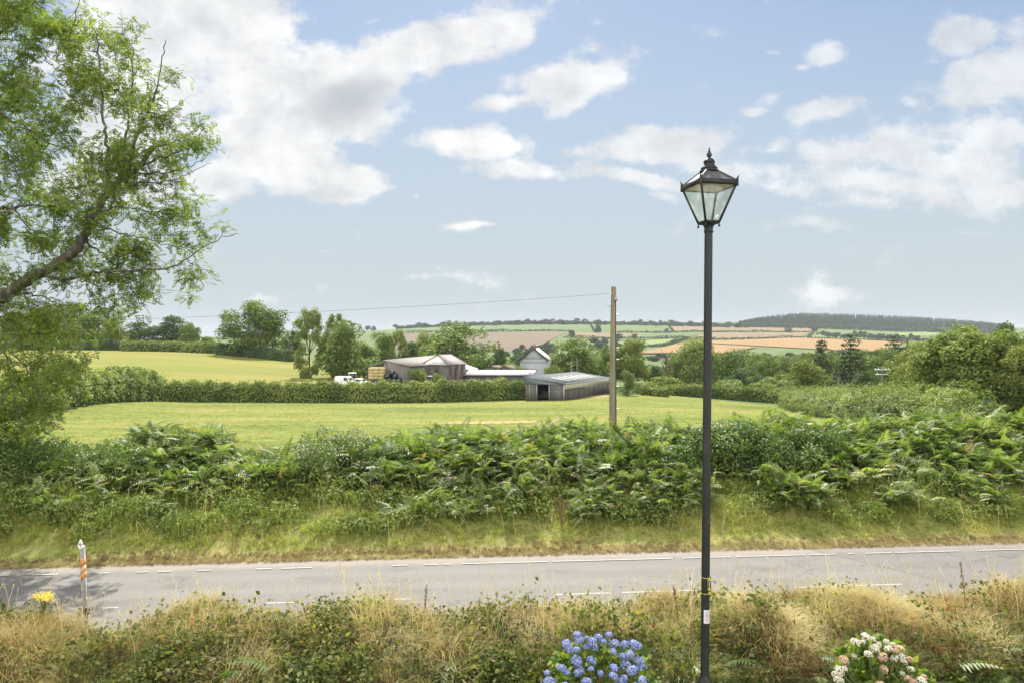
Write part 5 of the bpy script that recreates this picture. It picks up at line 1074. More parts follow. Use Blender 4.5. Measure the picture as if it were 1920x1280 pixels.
# ------------------------------------------------------------------ ash tree
def ash():
    rng = np.random.default_rng(12); YA = 22.5
    def P(px, py, dy=0): Y = YA + dy; return np.array((X_at(px, Y), Y, Z_at(py, Y)))
    base = np.array((X_at(-70, YA + 1.0), YA + 1.0, gz(X_at(-70, YA + 1.0), YA + 1.0)))
    root = empty('ash_tree', base, 0, 'big ash tree leaning in from the left with long feathery boughs', 'tree')
    nodes, nrad = [], []
    limbs = [  # (points px, py, depth offset), start radius, end radius
     ([(-70, 1000, 1), (-75, 800, 1), (-68, 680, .8), (-30, 590, .6), (20, 548, .4), (60, 520, .3), (100, 498, .2), (132, 478, .1), (156, 446, 0), (172, 412, 0), (188, 384, 0), (206, 356, 0), (234, 332, 0), (262, 312, .1), (286, 278, .2)], .42, .10),
     ([(206, 356, 0), (203, 320, -.2), (198, 262, -.4), (192, 200, -.6), (186, 120, -.8), (180, 60, -1)], .13, .03),
     ([(222, 338, 0), (230, 290, .3), (238, 240, .6), (246, 170, .8), (250, 90, 1)], .10, .03),
     ([(240, 322, 0), (254, 262, 0), (282, 200, .2), (302, 130, .4), (310, 75, .4)], .10, .02),
     ([(286, 278, .2), (326, 266, .4), (356, 250, .5), (380, 226, .6)], .07, .015),
     ([(262, 312, .1), (326, 288, .2), (362, 270, .3), (384, 240, .3)], .06, .015), ([(264, 326, .1), (330, 321, 0), (366, 308, -.1), (392, 288, -.2)], .05, .01), ([(250, 345, 0), (300, 342, .2), (345, 330, .3), (396, 306, .4)], .05, .01),
     ([(80, 516, .3), (125, 523, 0), (175, 512, -.2), (237, 507, -.4), (312, 502, -.5), (350, 485, -.5), (400, 452, -.5), (447, 438, -.5)], .11, .014),
     ([(232, 508, -.4), (250, 548, -.5), (268, 574, -.6), (285, 595, -.6)], .045, .008), ([(155, 452, 0), (185, 470, .2), (206, 492, .4), (240, 520, .6), (275, 545, .7)], .075, .012),
     ([(348, 486, -.5), (385, 508, -.5), (420, 533, -.5)], .03, .006), ([(172, 414, 0), (198, 428, -.3), (250, 444, -.5), (312, 458, -.6), (350, 472, -.6)], .06, .012), ([(180, 402, 0), (220, 388, .3), (270, 395, .5), (320, 400, .6), (350, 392, .6)], .05, .012),
     ([(20, 548, .4), (50, 552, .2), (82, 556, 0), (106, 570, -.2), (150, 580, -.4), (190, 590, -.5)], .06, .012), ([(40, 530, .3), (52, 570, 0), (62, 600, -.2), (90, 625, -.3)], .05, .012),
     ([(-72, 740, 1), (-60, 560, .5), (-50, 450, .2), (-20, 395, 0), (30, 387, -.2), (84, 387, -.4), (110, 400, -.5), (142, 412, -.6)], .2, .02), ([(22, 387, -.2), (45, 415, -.4), (66, 440, -.6), (72, 470, -.7)], .06, .015),
     ([(-60, 560, .5), (-70, 380, .6), (-60, 240, .5), (-20, 205, .3), (19, 225, .1), (56, 244, 0), (90, 266, -.2), (140, 285, -.3)], .17, .02), ([(-50, 450, .2), (-45, 340, .8), (-10, 310, .8), (40, 303, .8), (66, 296, .8)], .08, .015),
     ([(-70, 380, .6), (-90, 200, 1), (-70, 110, 1), (-30, 80, .8), (20, 74, .6), (62, 74, .5), (95, 68, .4)], .14, .02), ([(-90, 200, 1), (-80, 110, 1.2), (-10, 75, 1.3), (34, 32, 1.3), (66, 0, 1.3), (90, -60, 1.3)], .12, .03), ([(120, 100, 0), (140, 40, .2), (150, -20, .3)], .04, .02),
     ([(-68, 680, .8), (-40, 650, .2), (0, 645, -.2), (50, 690, -.5), (80, 740, -.7), (100, 800, -.8)], .09, .012), ([(20, 660, -.3), (60, 655, -.5), (100, 680, -.7), (125, 690, -.8)], .04, .01), ([(0, 645, -.2), (20, 700, -.4), (30, 760, -.5), (50, 812, -.6)], .05, .01)]
    tq = Quads(); bq = Quads()
    for k, (pts, r0, r1) in enumerate(limbs):
        p = np.array([P(*a) for a in pts]) - base; n = max(10, len(p) * 5); t = np.linspace(0, len(p) - 1, n); i = np.minimum(t.astype(int), len(p) - 2); f_ = (t - i)[:, None]
        pm = lambda j: p[np.clip(j, 0, len(p) - 1)]
        a0, a1, a2, a3 = pm(i - 1), pm(i), pm(i + 1), pm(i + 2)
        c = .5 * (2 * a1 + (a2 - a0) * f_ + (2 * a0 - 5 * a1 + 4 * a2 - a3) * f_ ** 2 + (3 * a1 - a0 - 3 * a2 + a3) * f_ ** 3)
        c += rng.normal(size=c.shape) * .025; rad = (r0 + (r1 - r0) * (np.linspace(0, 1, n) ** .7)) * (.68 if k == 0 else .62)
        tube(tq if k == 0 else bq, c, rad, 9 if r0 > .1 else 6); nodes += list(c[2 if k else 14:]); nrad += list(rad[2 if k else 14:])
    # leaf clusters fill the outline of the crown; each joins the nearest bough by a twig
    poly = [[(-260, -160), (80, -160), (118, 20), (128, 40), (150, 15), (190, 30), (240, 12), (268, 45), (275, 100), (292, 150), (322, 120), (345, 190), (392, 235), (380, 275), (330, 300), (345, 350), (400, 395), (432, 430), (390, 490), (372, 545), (300, 575), (240, 590), (226, 610), (180, 625), (140, 690), (145, 715), (110, 760), (120, 800), (70, 815), (30, 830), (-260, 760)]]
    holes = [(190, 265, 18, 40), (150, 235, 22, 30), (100, 340, 35, 22), (95, 480, 28, 22), (40, 420, 25, 18), (205, 455, 14, 10), (120, 545, 40, 18), (60, 340, 22, 12), (215, 540, 24, 18), (30, 300, 18, 10), (135, 300, 22, 20), (270, 365, 16, 12), (340, 420, 20, 12), (100, 100, 22, 50), (190, 130, 10, 40), (160, 610, 20, 8), (200, 420, 14, 14), (330, 530, 26, 12)]
    def inside(x, y):
        c = False; pg = poly[0]
        for (x1, y1), (x2, y2) in zip(pg, pg[1:] + pg[:1]):
            if (y1 > y) != (y2 > y) and x < (x2 - x1) * (y - y1) / (y2 - y1) + x1: c = not c
        return c
    tgt = []
    while len(tgt) < 900:
        x, y = rng.uniform(-260, 440), rng.uniform(-160, 830)
        if not inside(x, y): continue
        if x < 0 and rng.random() < .6: continue
        if any(((x - hx) / hw_) ** 2 + ((y - hy) / hh_) ** 2 < 1 for hx, hy, hw_, hh_ in holes) and rng.random() < .93: continue
        den = .62 + .45 * math.sin(x * .042 + 1.3 * math.sin(y * .02)) * math.sin(y * .047 + 1.0)
        if x > 230: den *= .72
        if 380 < y < 600 and x > 130: den *= .75
        if y > 540 and x < 140: den = .62
        if rng.random() > den: continue
        tgt.append(P(x, y, rng.normal() * (1.2 if x < 250 else .6) + (.75 if x < 330 else .2)) - base)
    tgt = np.array(tgt); nodes = np.array(nodes); nrad = np.array(nrad)
    dmin = np.array([np.min(np.linalg.norm(nodes - t, axis=1)) for t in tgt]); order = np.argsort(dmin)
    tips = []
    for i in order:
        t = tgt[i]; dd = np.linalg.norm(nodes - t, axis=1) + .6 * np.maximum(0, nodes[:, 2] - t[2]) * 0; j = int(np.argmin(dd)); s0_ = nodes[j]; L = dd[j]
        if L < .15: tips.append((t, unit(t - s0_))); continue
        mid = (s0_ + t) / 2 + np.array([0, 0, .12 * L]) + rng.normal(size=3) * .1 * L; s = np.linspace(0, 1, 6)[:, None]
        c = (1 - s) ** 2 * s0_ + 2 * s * (1 - s) * mid + s ** 2 * t; r0 = min(nrad[j] * .7, .008 + .012 * L); tube(bq, c, np.linspace(r0, .006, 6), 4)
        nodes = np.concatenate([nodes, c[2:]]); nrad = np.concatenate([nrad, np.linspace(r0, .006, 6)[2:]]); tips.append((t, unit(c[-1] - c[-3])))
    # bare twigs reaching past the leaves
    for _ in range(320):
        j = rng.integers(len(tips)); t, d = tips[j]
        if t[0] + base[0] < X_at(150, YA) and rng.random() < .6: continue
        d = unit(d + rng.normal(size=3) * .5 + np.array([.25, 0, .3])); L = rng.uniform(.25, .75); s = np.linspace(0, 1, 4)[:, None]; c = t + s * d * L + s ** 2 * np.array([0, 0, .2]) * L
        tube(bq, c, np.linspace(.009, .003, 4), 3); c2 = c[2] + s * unit(d + rng.normal(size=3) * .6) * L * .5; tube(bq, c2, np.linspace(.005, .002, 4), 3)
    tq.build('trunk', M['bark_ash'], root, True); bq.build('branch', M['bark_ash'], root, True)
    # pinnate leaf: axis along +Y drooping, leaflets in pairs
    V = []
    for k, s in enumerate((.28, .5, .72, .92)):
        for sd in (-1, 1):
            l = .30 * (1.1 - .35 * abs(s - .55)); w = .085; bx = np.array((0, s, -.25 * s * s)); d = unit(np.array((sd * .85, .5, -.22))); p = np.cross(d, (0, 0, 1)); p = unit(p)
            V += [bx, bx + d * l * .5 + p * w, bx + d * l - np.array((0, 0, .05)), bx + d * l * .5 - p * w]
    bx = np.array((0, .95, -.22)); d = unit(np.array((0, 1, -.5))); p = np.array((1, 0, 0)); V += [bx, bx + d * .15 + p * .085, bx + d * .32, bx + d * .15 - p * .085]
    V = np.array(V); Fq = np.arange(len(V)).reshape(-1, 4)
    lq = Quads(); T = np.array([t for t, _ in tips]); n_per = 23; n = len(T) * n_per; tr = np.repeat(T, n_per, 0); ct = np.repeat(rng.random(len(T)), n_per)
    pos = tr + rng.normal(size=(n, 3)) * np.array([.19, .19, .16]); yaw = rng.uniform(0, 6.28, n); pitch = rng.normal(-.15, .55, n)
    lq.scatter(V, Fq, pos, rot_zx(yaw, pitch, rng.normal(0, .4, n)), rng.uniform(.21, .37, n), np.clip(.6 * ct + .45 * rng.random(n), 0, 1))
    lq.build('crown', M['leaf_ash'], root)
ash()

# ------------------------------------------------------------------ far bank vegetation
def frond_template(wide=1.0, droop=.34, N=10, seed=0):
    """bracken frond along +Y, arching, triangular outline of paired pinnae"""
    V, Fq = [], []
    rg = np.random.default_rng(seed)
    ax = lambda s: np.array((.05 * math.sin(s * 3 + seed) , s, .10 * math.sin(s * 2.4) - droop * s * s))
    for k in range(N):
        s = .12 + .86 * k / N; l = (.40 * wide * (1 - s) ** .75 * (1 if k else .8) + .03) * rg.uniform(.8, 1.15); w = .032 * (1.2 - .5 * s)
        for sd in (-1, 1):
            b0 = ax(s); d = unit(np.array((sd, .42, -.10))); e = b0 + d * l - np.array((0, 0, .22 * l)); m_ = b0 + d * l * .45; pw = np.array((-sd * .35, 1, 0)) * w; i = len(V)
            V += [b0 - pw * .6, m_ - pw, e, m_ + pw]; Fq.append([i, i + 1, i + 2, i + 3]); 
    i = len(V); V += [ax(.9) + (-.02, 0, 0), ax(.9) + (.02, 0, 0), ax(1.04), ax(1.04)]; Fq.append([i, i + 1, i + 2, i + 3])
    for s0_, s1_ in ((-.0, .5), (.5, 1.0)):
        i = len(V); a_, b_ = ax(s0_), ax(s1_); V += [a_ + (-.006, 0, 0), a_ + (.006, 0, 0), b_ + (.004, 0, 0), b_ + (-.004, 0, 0)]; Fq.append([i, i + 1, i + 2, i + 3])
    return np.array(V), np.array(Fq)
FRONDS = [frond_template(1, .34, 10, 1), frond_template(1.15, .2, 9, 2), frond_template(.8, .55, 12, 3), frond_template(.95, .05, 10, 4)]
FV, FF = FRONDS[0]
def blade_tuft(seed, n=8, h=1., spread=.09, lean=.45, w=.012, arch=.5):
    rng = np.random.default_rng(seed); V, Fq = [], []
    for _ in range(n):
        a = rng.uniform(0, 6.28); L = h * rng.uniform(.55, 1.05); ln = lean * rng.uniform(.2, 1.2); r = rng.uniform(0, spread); b0 = np.array((r * math.cos(a), r * math.sin(a), 0)); d = np.array((math.cos(a), math.sin(a), 0)); sd = np.array((-math.sin(a + .5), math.cos(a + .5), 0)) * w
        pts = [b0 + d * ln * L * s ** 1.6 + np.array((0, 0, L * (s - arch * .45 * s ** 3))) for s in (0, .4, .75, 1)]; ws = (1, .85, .55, .12); i = len(V)
        for p, k in zip(pts, ws): V += [p - sd * k, p + sd * k]
        for k in range(3): Fq.append([i + 2 * k, i + 2 * k + 1, i + 2 * k + 3, i + 2 * k + 2])
    return np.array(V), np.array(Fq)
def leaf_spray(seed, n=12, r=.18, size=.07, aspect=.7):
    rng = np.random.default_rng(seed); q = Quads(); p = rng.normal(size=(n, 3)) * r * .55; p[:, 2] *= .6
    leaves(q, p, rng.normal(size=(n, 3)) * .6 + np.array([0, 0, .8]), size * rng.uniform(.6, 1.3, n), np.zeros(n), rng, aspect); return q.v[0], q.f[0]
def stalk(seed, h=1.0, w=.003, head=.14):
    """one tall grass stem with a thin seed head"""
    rng = np.random.default_rng(seed); V, Fq = [], []; a = rng.uniform(0, 6.28); d = np.array((math.cos(a), math.sin(a), 0)); lean = rng.uniform(.05, .35); sd = np.array((1, 0, 0)) * w
    P = [d * lean * s ** 2 * h + np.array((0, 0, h * (s - .08 * s ** 4))) for s in (0, .35, .7, 1)]
    for p in P: V += [p - sd, p + sd]
    Fq += [[2 * k, 2 * k + 1, 2 * k + 3, 2 * k + 2] for k in range(3)]; dr = unit(P[3] - P[2])
    for k in range(9):
        c = P[3] - dr * head * (k / 9) * .9 + rng.normal(size=3) * head * .05; i = len(V); o_ = unit(dr + rng.normal(size=3) * .55) * head * .22; s2 = unit(rng.normal(size=3)) * head * .04; V += [c, c + o_ * .5 + s2, c + o_, c + o_ * .5 - s2]; Fq.append([i, i + 1, i + 2, i + 3])
    return np.array(V), np.array(Fq)
vg = np.random.default_rng(101)
def field_pts(n, px0, px1, t0, t1):
    """random points of the bank: px is the bearing, t the distance across the road"""
    px = vg.uniform(px0, px1, n); t = vg.uniform(t0, t1, n); u = (px - 960) / F; Y = t / (1 - .08 * u); return px, t, u * Y, Y
def lump(X, Y, s, seed): return .5 + .5 * np.clip(wob(X, Y, s, seed), -1, 1)
# bracken
bq = Quads(); px, t, X, Y = field_pts(9500, -260, 2180, 19.9, 27.6)
dens = np.interp(t, [20.3, 21.5, 22.1, 27, 27.6], [.0, .06, 1, 1, .3])
dens *= np.where((px > 1265) & (px < 1560) & (t < 23.4), .12, 1); dens *= np.where((px > 545) & (px < 700) & (t < 23.6), .15, 1); dens *= np.where(px < 240, np.where(t < 21.3, 1.6, .3), 1); dens *= np.where((px > 430) & (px < 570) & (t > 24.5), .35, 1)
dens = np.where((t < 21.4) & (t > 20.0) & (px > 700), np.maximum(dens, .8 * (lump(X, Y, 1.1, 35) > .45) * np.interp(px, [700, 1150, 1900], [.5, 1, 1.2])), dens); dens *= np.where((t < 21.2) & (px > 340) & (px < 640), .35, 1) * np.where((px < 350) & (t < 21.3) & (t > 19.6), 2.2, 1)
keep = vg.random(len(px)) < dens * (.45 + .7 * lump(X, Y, 2.1, 31)); px, t, X, Y = px[keep], t[keep], X[keep], Y[keep]; n = len(px)
hpl = .45 + .55 * lump(X, Y, 1.2, 33) * vg.uniform(.7, 1.15, n) + np.where((px > 255) & (px < 440) & (t > 24), .35, 0); hpl *= np.interp(t, [19.9, 21.5, 23], [.55, .75, 1]); z = ground(X, Y)
kf = 6; rep = lambda a: np.repeat(a, kf)
hz_ = rep(hpl) * vg.uniform(.45, 1.05, n * kf); yaw = rep(vg.uniform(0, 6.28, n)) + np.tile(np.arange(kf) * 2.4, n) + vg.normal(0, .3, n * kf)
yaw = np.where(vg.random(n * kf) < .45, vg.normal(math.pi, .9, n * kf), yaw)
pos = np.stack([rep(X), rep(Y), rep(z) + hz_], -1) + vg.normal(size=(n * kf, 3)) * np.array([.1, .1, .05])
tint = np.clip(rep(.1 + .6 * vg.random(n)) + vg.normal(0, .22, n * kf), 0, .86); tint = np.where(vg.random(n * kf) < .03, 1, tint)
fk = vg.integers(0, 4, n * kf); RR = rot_zx(yaw, vg.normal(.32, .36, n * kf), vg.normal(0, .3, n * kf)); ss = vg.uniform(.30, .82, n * kf) * np.interp(rep(t), [20, 22], [.7, 1])
for k in range(4): m_ = fk == k; bq.scatter(*FRONDS[k], pos[m_], RR[m_], ss[m_], tint[m_])
tag(bq.build('bracken', M['bracken']), 'thick green bracken covering the far roadside bank', 'bracken', kind='stuff')
wq = Quads(); px, t, X, Y = field_pts(5200, -260, 2180, 20.9, 27); n = len(px); kk = vg.integers(0, 3, n); WS = [leaf_spray(400 + k, 14, .2, .075 + .02 * k, .6) for k in range(3)]
z = ground(X, Y) + vg.uniform(.05, 1.05, n) * np.interp(t, [20.9, 21.8, 22.8], [.25, .6, 1]) * (.5 + .6 * lump(X, Y, 1.2, 33)); wt = np.clip(.5 * vg.random(n) + .5 * lump(X, Y, 1.7, 37), 0, 1)
for k in range(3): m_ = kk == k; wq.scatter(*WS[k], np.stack([X, Y, z], -1)[m_], rot_zx(vg.uniform(0, 6.28, m_.sum()), vg.normal(.2, .4, m_.sum())), vg.uniform(.7, 1.5, m_.sum()), wt[m_])
tag(wq.build('bank_weeds', M['leaf_hedge']), 'nettles and bramble leaves mixed through the bracken bank', 'weeds', kind='stuff')
# thickets: leafy lumps on the bank
def thicket(name, mat, ells, n, size, label, seed, aspect=.65, extra=None):
    """ells: (px, t, height over ground of the centre, rx, ry, rz)"""
    rng = np.random.default_rng(seed); q = Quads(); E = []
    for (px_, t_, hc, rx, ry, rz_) in ells: u = (px_ - 960) / F; Y_ = t_ / (1 - .08 * u); X_ = u * Y_; E.append((X_, Y_, gz(X_, Y_) + hc, rx, ry, rz_))
    E = np.array(E); w = E[:, 3] * E[:, 5]; k = rng.choice(len(E), n, p=w / w.sum()); d = unit(rng.normal(size=(n, 3))); r = np.where(rng.random(n) < .22, rng.uniform(.4, .9, n), rng.uniform(.85, 1.12, n)) * (1 + .14 * np.sin(7 * d[:, 0] + k) + .12 * np.sin(6 * d[:, 2] + 2 * k))
    p = E[k, :3] + d * E[k, 3:] * r[:, None]; g = ground(p[:, 0], p[:, 1]); p[:, 2] = np.maximum(p[:, 2], g + .03)
    leaves(q, p, d * .5 + rng.normal(size=(n, 3)) * .5 + np.array([0, -.1, .35]), size * rng.uniform(.55, 1.4, n), np.clip(.5 * rng.random(n) + .4 * rng.random(len(E))[k], 0, .95), rng, aspect)
    mats = [M[mat]]
    if extra: mats.append(M[extra[0]]); extra[1](q, rng, E)
    tag(q.build(name, mats), label, 'thicket', kind='stuff')
def specks(count, size, up):
    def f(q, rng, E):
        k = rng.integers(0, len(E), count); d = unit(rng.normal(size=(count, 3)) + np.array([0, -.6, up])); p = E[k, :3] + d * E[k, 3:] * 1.08
        leaves(q, p, d + np.array([0, -.5, .3]), size * rng.uniform(.6, 1.3, count), rng.random(count), rng, .9, 1)
    return f
tl = np.random.default_rng(55)
L1 = [(p, tl.uniform(22.1, 23.7), tl.uniform(.35, .85), tl.uniform(.5, .95), tl.uniform(.4, .7), tl.uniform(.45, .8)) for p in np.linspace(-240, 330, 26)] + [(p, 24.6, .45, .6, .5, .5) for p in np.linspace(-220, 170, 12)]
thicket('bramble_thicket', 'bramble', L1, 34000, .085, 'dark bramble and hedge leaves under the ash tree, dotted with white', 61, extra=('white_flower', specks(70, .04, .2)))
L2 = [(p, tl.uniform(22.0, 23.4), tl.uniform(.3, .95), tl.uniform(.45, .8), tl.uniform(.35, .6), tl.uniform(.45, .75)) for p in list(np.linspace(1270, 1570, 20)) + list(np.linspace(1300, 1500, 10))]
thicket('hedge_thicket', 'bramble', L2, 30000, .10, 'dark glossy hedge leaves bulging from the bank behind the lamp post', 62)
L3 = [(p, tl.uniform(22.0, 23.4), tl.uniform(.4, 1.2), tl.uniform(.3, .5), tl.uniform(.3, .45), tl.uniform(.4, .7)) for p in np.linspace(560, 690, 11)]
thicket('flowering_weeds', 'bramble', L3, 11000, .075, 'tall dull-green weeds with dusky pink flower heads in the bank', 63, .4, ('mauve_flower', specks(420, .055, .9)))
L4 = [(p, tl.uniform(23.2, 24.4), tl.uniform(.1, .6), .38, .35, .5) for p in np.linspace(1130, 1210, 8)]
thicket('ivy_thicket', 'bramble', L4, 9000, .08, 'dark leafy growth round the foot of the telegraph pole', 64)
L5 = [(p, tl.uniform(25.2, 26.4), tl.uniform(.25, .55), .45, .4, tl.uniform(.4, .7)) for p in (150, 165, 185, 205, 235, 330, 375, 400, 700, 760, 880)]
thicket('shrubby_growth', 'leaf_oak', L5, 8000, .085, 'small shrubby shoots on the crest of the far bank', 65)
L6 = [(tl.uniform(300, 1900), tl.uniform(19.6, 21.2), .18, tl.uniform(.3, .7), .35, tl.uniform(.22, .4)) for _ in range(75)] + [(p, tl.uniform(19.5, 20.8), .3, .5, .4, .4) for p in np.linspace(-200, 330, 18)]
thicket('verge_weeds', 'leaf_hedge', L6, 30000, .085, 'low leafy weeds scattered over the far grass verge', 66)
# verge grass
q = Quads(); TU = [blade_tuft(70 + k, 9, 1, .16, 1.0, .016, 1.0) for k in range(4)]
px, t, X, Y = field_pts(19000, -260, 2180, 18.5, 21.8); z = ground(X, Y); n = len(px); kk = vg.integers(0, 4, n); hgt = np.interp(t, [18.5, 19.0, 19.6, 20.3, 21.6], [.09, .17, .25, .32, .40]) * vg.uniform(.6, 1.3, n) * (.6 + .7 * lump(X, Y, 1.5, 41))
tint = np.clip(-.05 + .65 * vg.random(n) + .45 * lump(X, Y, .9, 42) + np.interp(t, [18.7, 19.4, 20.5], [.25, .1, -.05]), 0, 1); edge = t < 19.0 + .25 * (lump(X, Y, 1.1, 43) - .5)
for k in range(4):
    for e, mi in ((False, 0), (True, 1)):
        m_ = (kk == k) & (edge == e); q.scatter(*TU[k], np.stack([X, Y, z], -1)[m_], rot_zx(vg.uniform(0, 6.28, m_.sum()), vg.normal(0, .15, m_.sum())), hgt[m_], tint[m_] if not e else vg.random(m_.sum()), mi)
tag(q.build('verge_grass', [M['grass_green'], M['grass_brown']]), 'sunlit grass of the far road verge, browned along the tarmac', 'grass', kind='stuff')
q = Quads(); PT = [blade_tuft(500 + k, 6, 1, .22, 1.1, .02, 1.0) for k in range(3)]; n = 30000; Yt = 28 + 100 * vg.random(n) ** 1.35; pxt = vg.uniform(-120, 1560, n)
ok = Yt < np.interp(pxt, [-120, 130, 290, 1000, 1250, 1470, 1560], [60, 82, 120, 127, 138, 108, 74]) ; Yt, pxt = Yt[ok], pxt[ok]; Xt = X_at(pxt, Yt); n = len(Xt); kk = vg.integers(0, 3, n); sel = vg.random(n) < .25 + .75 * lump(Xt, Yt, .35, 71); tt_ = np.clip(.15 + .5 * vg.random(n) + .3 * lump(Xt, Yt, .2, 72), 0, 1)
for k in range(3): m_ = (kk == k) & sel; q.scatter(*PT[k], np.stack([Xt, Yt, ground(Xt, Yt)], -1)[m_], rot_zx(vg.uniform(0, 6.28, m_.sum()), vg.normal(0, .15, m_.sum())), vg.uniform(.08, .18, m_.sum()) * (1 + Yt[m_] / 110), tt_[m_])
tag(q.build('pasture_grass', M['pasture_blade']), 'short grazed tufts over the pasture', 'grass', kind='stuff')
q = Quads(); BT = [blade_tuft(540 + k, 10, 1, .18, 1.2, .016, 1.1) for k in range(3)]; px, t, X, Y = field_pts(6500, -260, 2180, 18.42, 18.88); n = len(px); kk = vg.integers(0, 3, n)
for k in range(3): m_ = kk == k; q.scatter(*BT[k], np.stack([X, Y, np.maximum(ground(X, Y), .0)], -1)[m_], rot_zx(vg.uniform(0, 6.28, m_.sum()), vg.normal(0, .2, m_.sum())), vg.uniform(.06, .17, m_.sum()), np.clip(vg.random(m_.sum()) * .95 + .45 * lump(X, Y, 2., 44)[m_] - .1, 0, 1))
tag(q.build('verge_edge_grass', M['grass_brown']), 'dead brown mown grass along the far edge of the tarmac', 'grass', kind='stuff')
# dead seed stalks on the far verge
q = Quads(); SK = [stalk(90 + k, 1, .004, .16) for k in range(5)]; px, t, X, Y = field_pts(900, -200, 2150, 18.9, 22); n = len(px); kk = vg.integers(0, 5, n)
for k in range(5): m_ = kk == k; q.scatter(*SK[k], np.stack([X, Y, ground(X, Y)], -1)[m_], rot_zx(vg.uniform(0, 6.28, m_.sum()), vg.normal(0, .2, m_.sum())), vg.uniform(.5, .95, m_.sum()), vg.random(m_.sum()))
tag(q.build('seed_grass', M['grass_dry']), 'pale seeding grass stalks on the far verge', 'grass', kind='stuff')
dk = empty('dock_plant', (X_at(1053, 19.9), 19.9, gz(X_at(1053, 19.9), 19.9)), 0, 'dead rust brown dock plant standing in the far verge', 'plant')
part(dk, 'stem', M['stem_brown'], lambda q: [tube(q, [(0, 0, 0), (a, 0, .5), (a * 2.2, 0, .85)], .012, 5) for a in (-.05, 0, .07)])
def f(q): rng = np.random.default_rng(4); n = 160; s = rng.random(n); a = rng.choice([-.05, 0, .07], n); leaves(q, np.stack([a * (1 + 1.2 * s), rng.normal(size=n) * .03, .35 + .5 * s], -1) + rng.normal(size=(n, 3)) * .03, rng.normal(size=(n, 3)), .05 * np.ones(n), rng.random(n) * .35, rng, .8)
part(dk, 'seed_head', M['grass_brown'], f)

# ------------------------------------------------------------------ near hedge bank
def near_pts(n, px0, px1, t0, t1): return field_pts(n, px0, px1, t0, t1)
NT = [blade_tuft(120 + k, 9, 1, .10, .85, .0068, .9) for k in range(5)]
q = Quads(); px, t, X, Y = near_pts(46000, -150, 2080, 8.9, 12.6); n = len(px)
dry = np.interp(px, [0, 300, 600, 760, 1000, 1250, 1350, 1700, 1920], [.8, .85, .45, .4, .35, .65, .9, 1, 1]) * np.interp(t, [9.0, 9.6, 10.2, 12.6], [.5, .75, 1, 1]); keep = vg.random(n) < dry * (.5 + .7 * lump(X, Y, 2.2, 51)); px, t, X, Y = px[keep], t[keep], X[keep], Y[keep]; n = len(px)
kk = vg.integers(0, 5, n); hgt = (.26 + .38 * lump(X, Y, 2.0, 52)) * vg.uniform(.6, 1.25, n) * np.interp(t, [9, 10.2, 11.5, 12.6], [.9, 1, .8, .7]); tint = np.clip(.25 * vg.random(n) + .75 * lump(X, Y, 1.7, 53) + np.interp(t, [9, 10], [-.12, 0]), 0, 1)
gm = vg.random(n) < np.interp(lump(X, Y, 1.3, 58), [.3, .8], [.03, .3])
for k in range(5):
    for mi in (0, 1): m_ = (kk == k) & (gm == bool(mi)); q.scatter(*NT[k], np.stack([X, Y, ground(X, Y) + .02], -1)[m_], rot_zx(vg.uniform(0, 6.28, m_.sum()), vg.normal(.15, .3, m_.sum())), hgt[m_], tint[m_], mi)
tag(q.build('dry_grass', [M['grass_dry'], M['grass_green']]), 'matted straw coloured dry grass on the garden hedge bank', 'grass', kind='stuff')
q = Quads(); SP = [leaf_spray(130 + k, 12, .16, .068) for k in range(4)]; px, t, X, Y = near_pts(17500, -150, 2080, 8.7, 12.3); n = len(px)
den = np.interp(px, [0, 250, 500, 700, 1000, 1250, 1400, 1650, 1920], [.6, .5, .75, .8, .75, .6, .3, .22, .4]) * np.interp(t, [8.7, 9.3, 10, 11, 12.3], [1, 1, .8, .6, .4]); keep = vg.random(n) < den * (.1 + 1.15 * lump(X, Y, 2.3, 55)); px, t, X, Y = px[keep], t[keep], X[keep], Y[keep]; n = len(px)
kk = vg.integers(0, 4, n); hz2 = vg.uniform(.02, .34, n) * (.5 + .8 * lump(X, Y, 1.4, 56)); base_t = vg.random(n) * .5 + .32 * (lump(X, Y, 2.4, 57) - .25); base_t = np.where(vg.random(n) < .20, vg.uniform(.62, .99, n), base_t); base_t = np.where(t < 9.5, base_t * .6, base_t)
for k in range(4): m_ = kk == k; q.scatter(*SP[k], np.stack([X, Y, ground(X, Y) + hz2], -1)[m_], rot_zx(vg.uniform(0, 6.28, m_.sum()), vg.normal(.3, .4, m_.sum())), vg.uniform(.7, 1.3, m_.sum()), np.clip(base_t[m_], 0, 1))
tag(q.build('bramble_hedge', M['hedge_mix']), 'tangled bramble leaves, green to rusty, over the garden hedge bank', 'bramble', kind='stuff')
q = Quads(); px, t, X, Y = near_pts(2400, -120, 2060, 9.6, 12.7); n = len(px); wt = np.interp(px, [0, 200, 700, 820, 1000, 1300, 1920], [.5, .8, 1, .8, .7, .9, .9]); keep = vg.random(n) < wt; px, t, X, Y = px[keep], t[keep], X[keep], Y[keep]; n = len(px); kk = vg.integers(0, 5, n)
SK2 = [stalk(190 + k, 1, .0022, .13) for k in range(5)]
for k in range(5): m_ = kk == k; q.scatter(*SK2[k], np.stack([X, Y, ground(X, Y)], -1)[m_], rot_zx(vg.uniform(0, 6.28, m_.sum()), vg.normal(0, .22, m_.sum())), vg.uniform(.45, 1.0, m_.sum()), .45 + .55 * vg.random(m_.sum()))
tag(q.build('seed_stalk_grass', M['grass_dry']), 'thin pale seeding grass stalks rising from the garden bank', 'grass', kind='stuff')
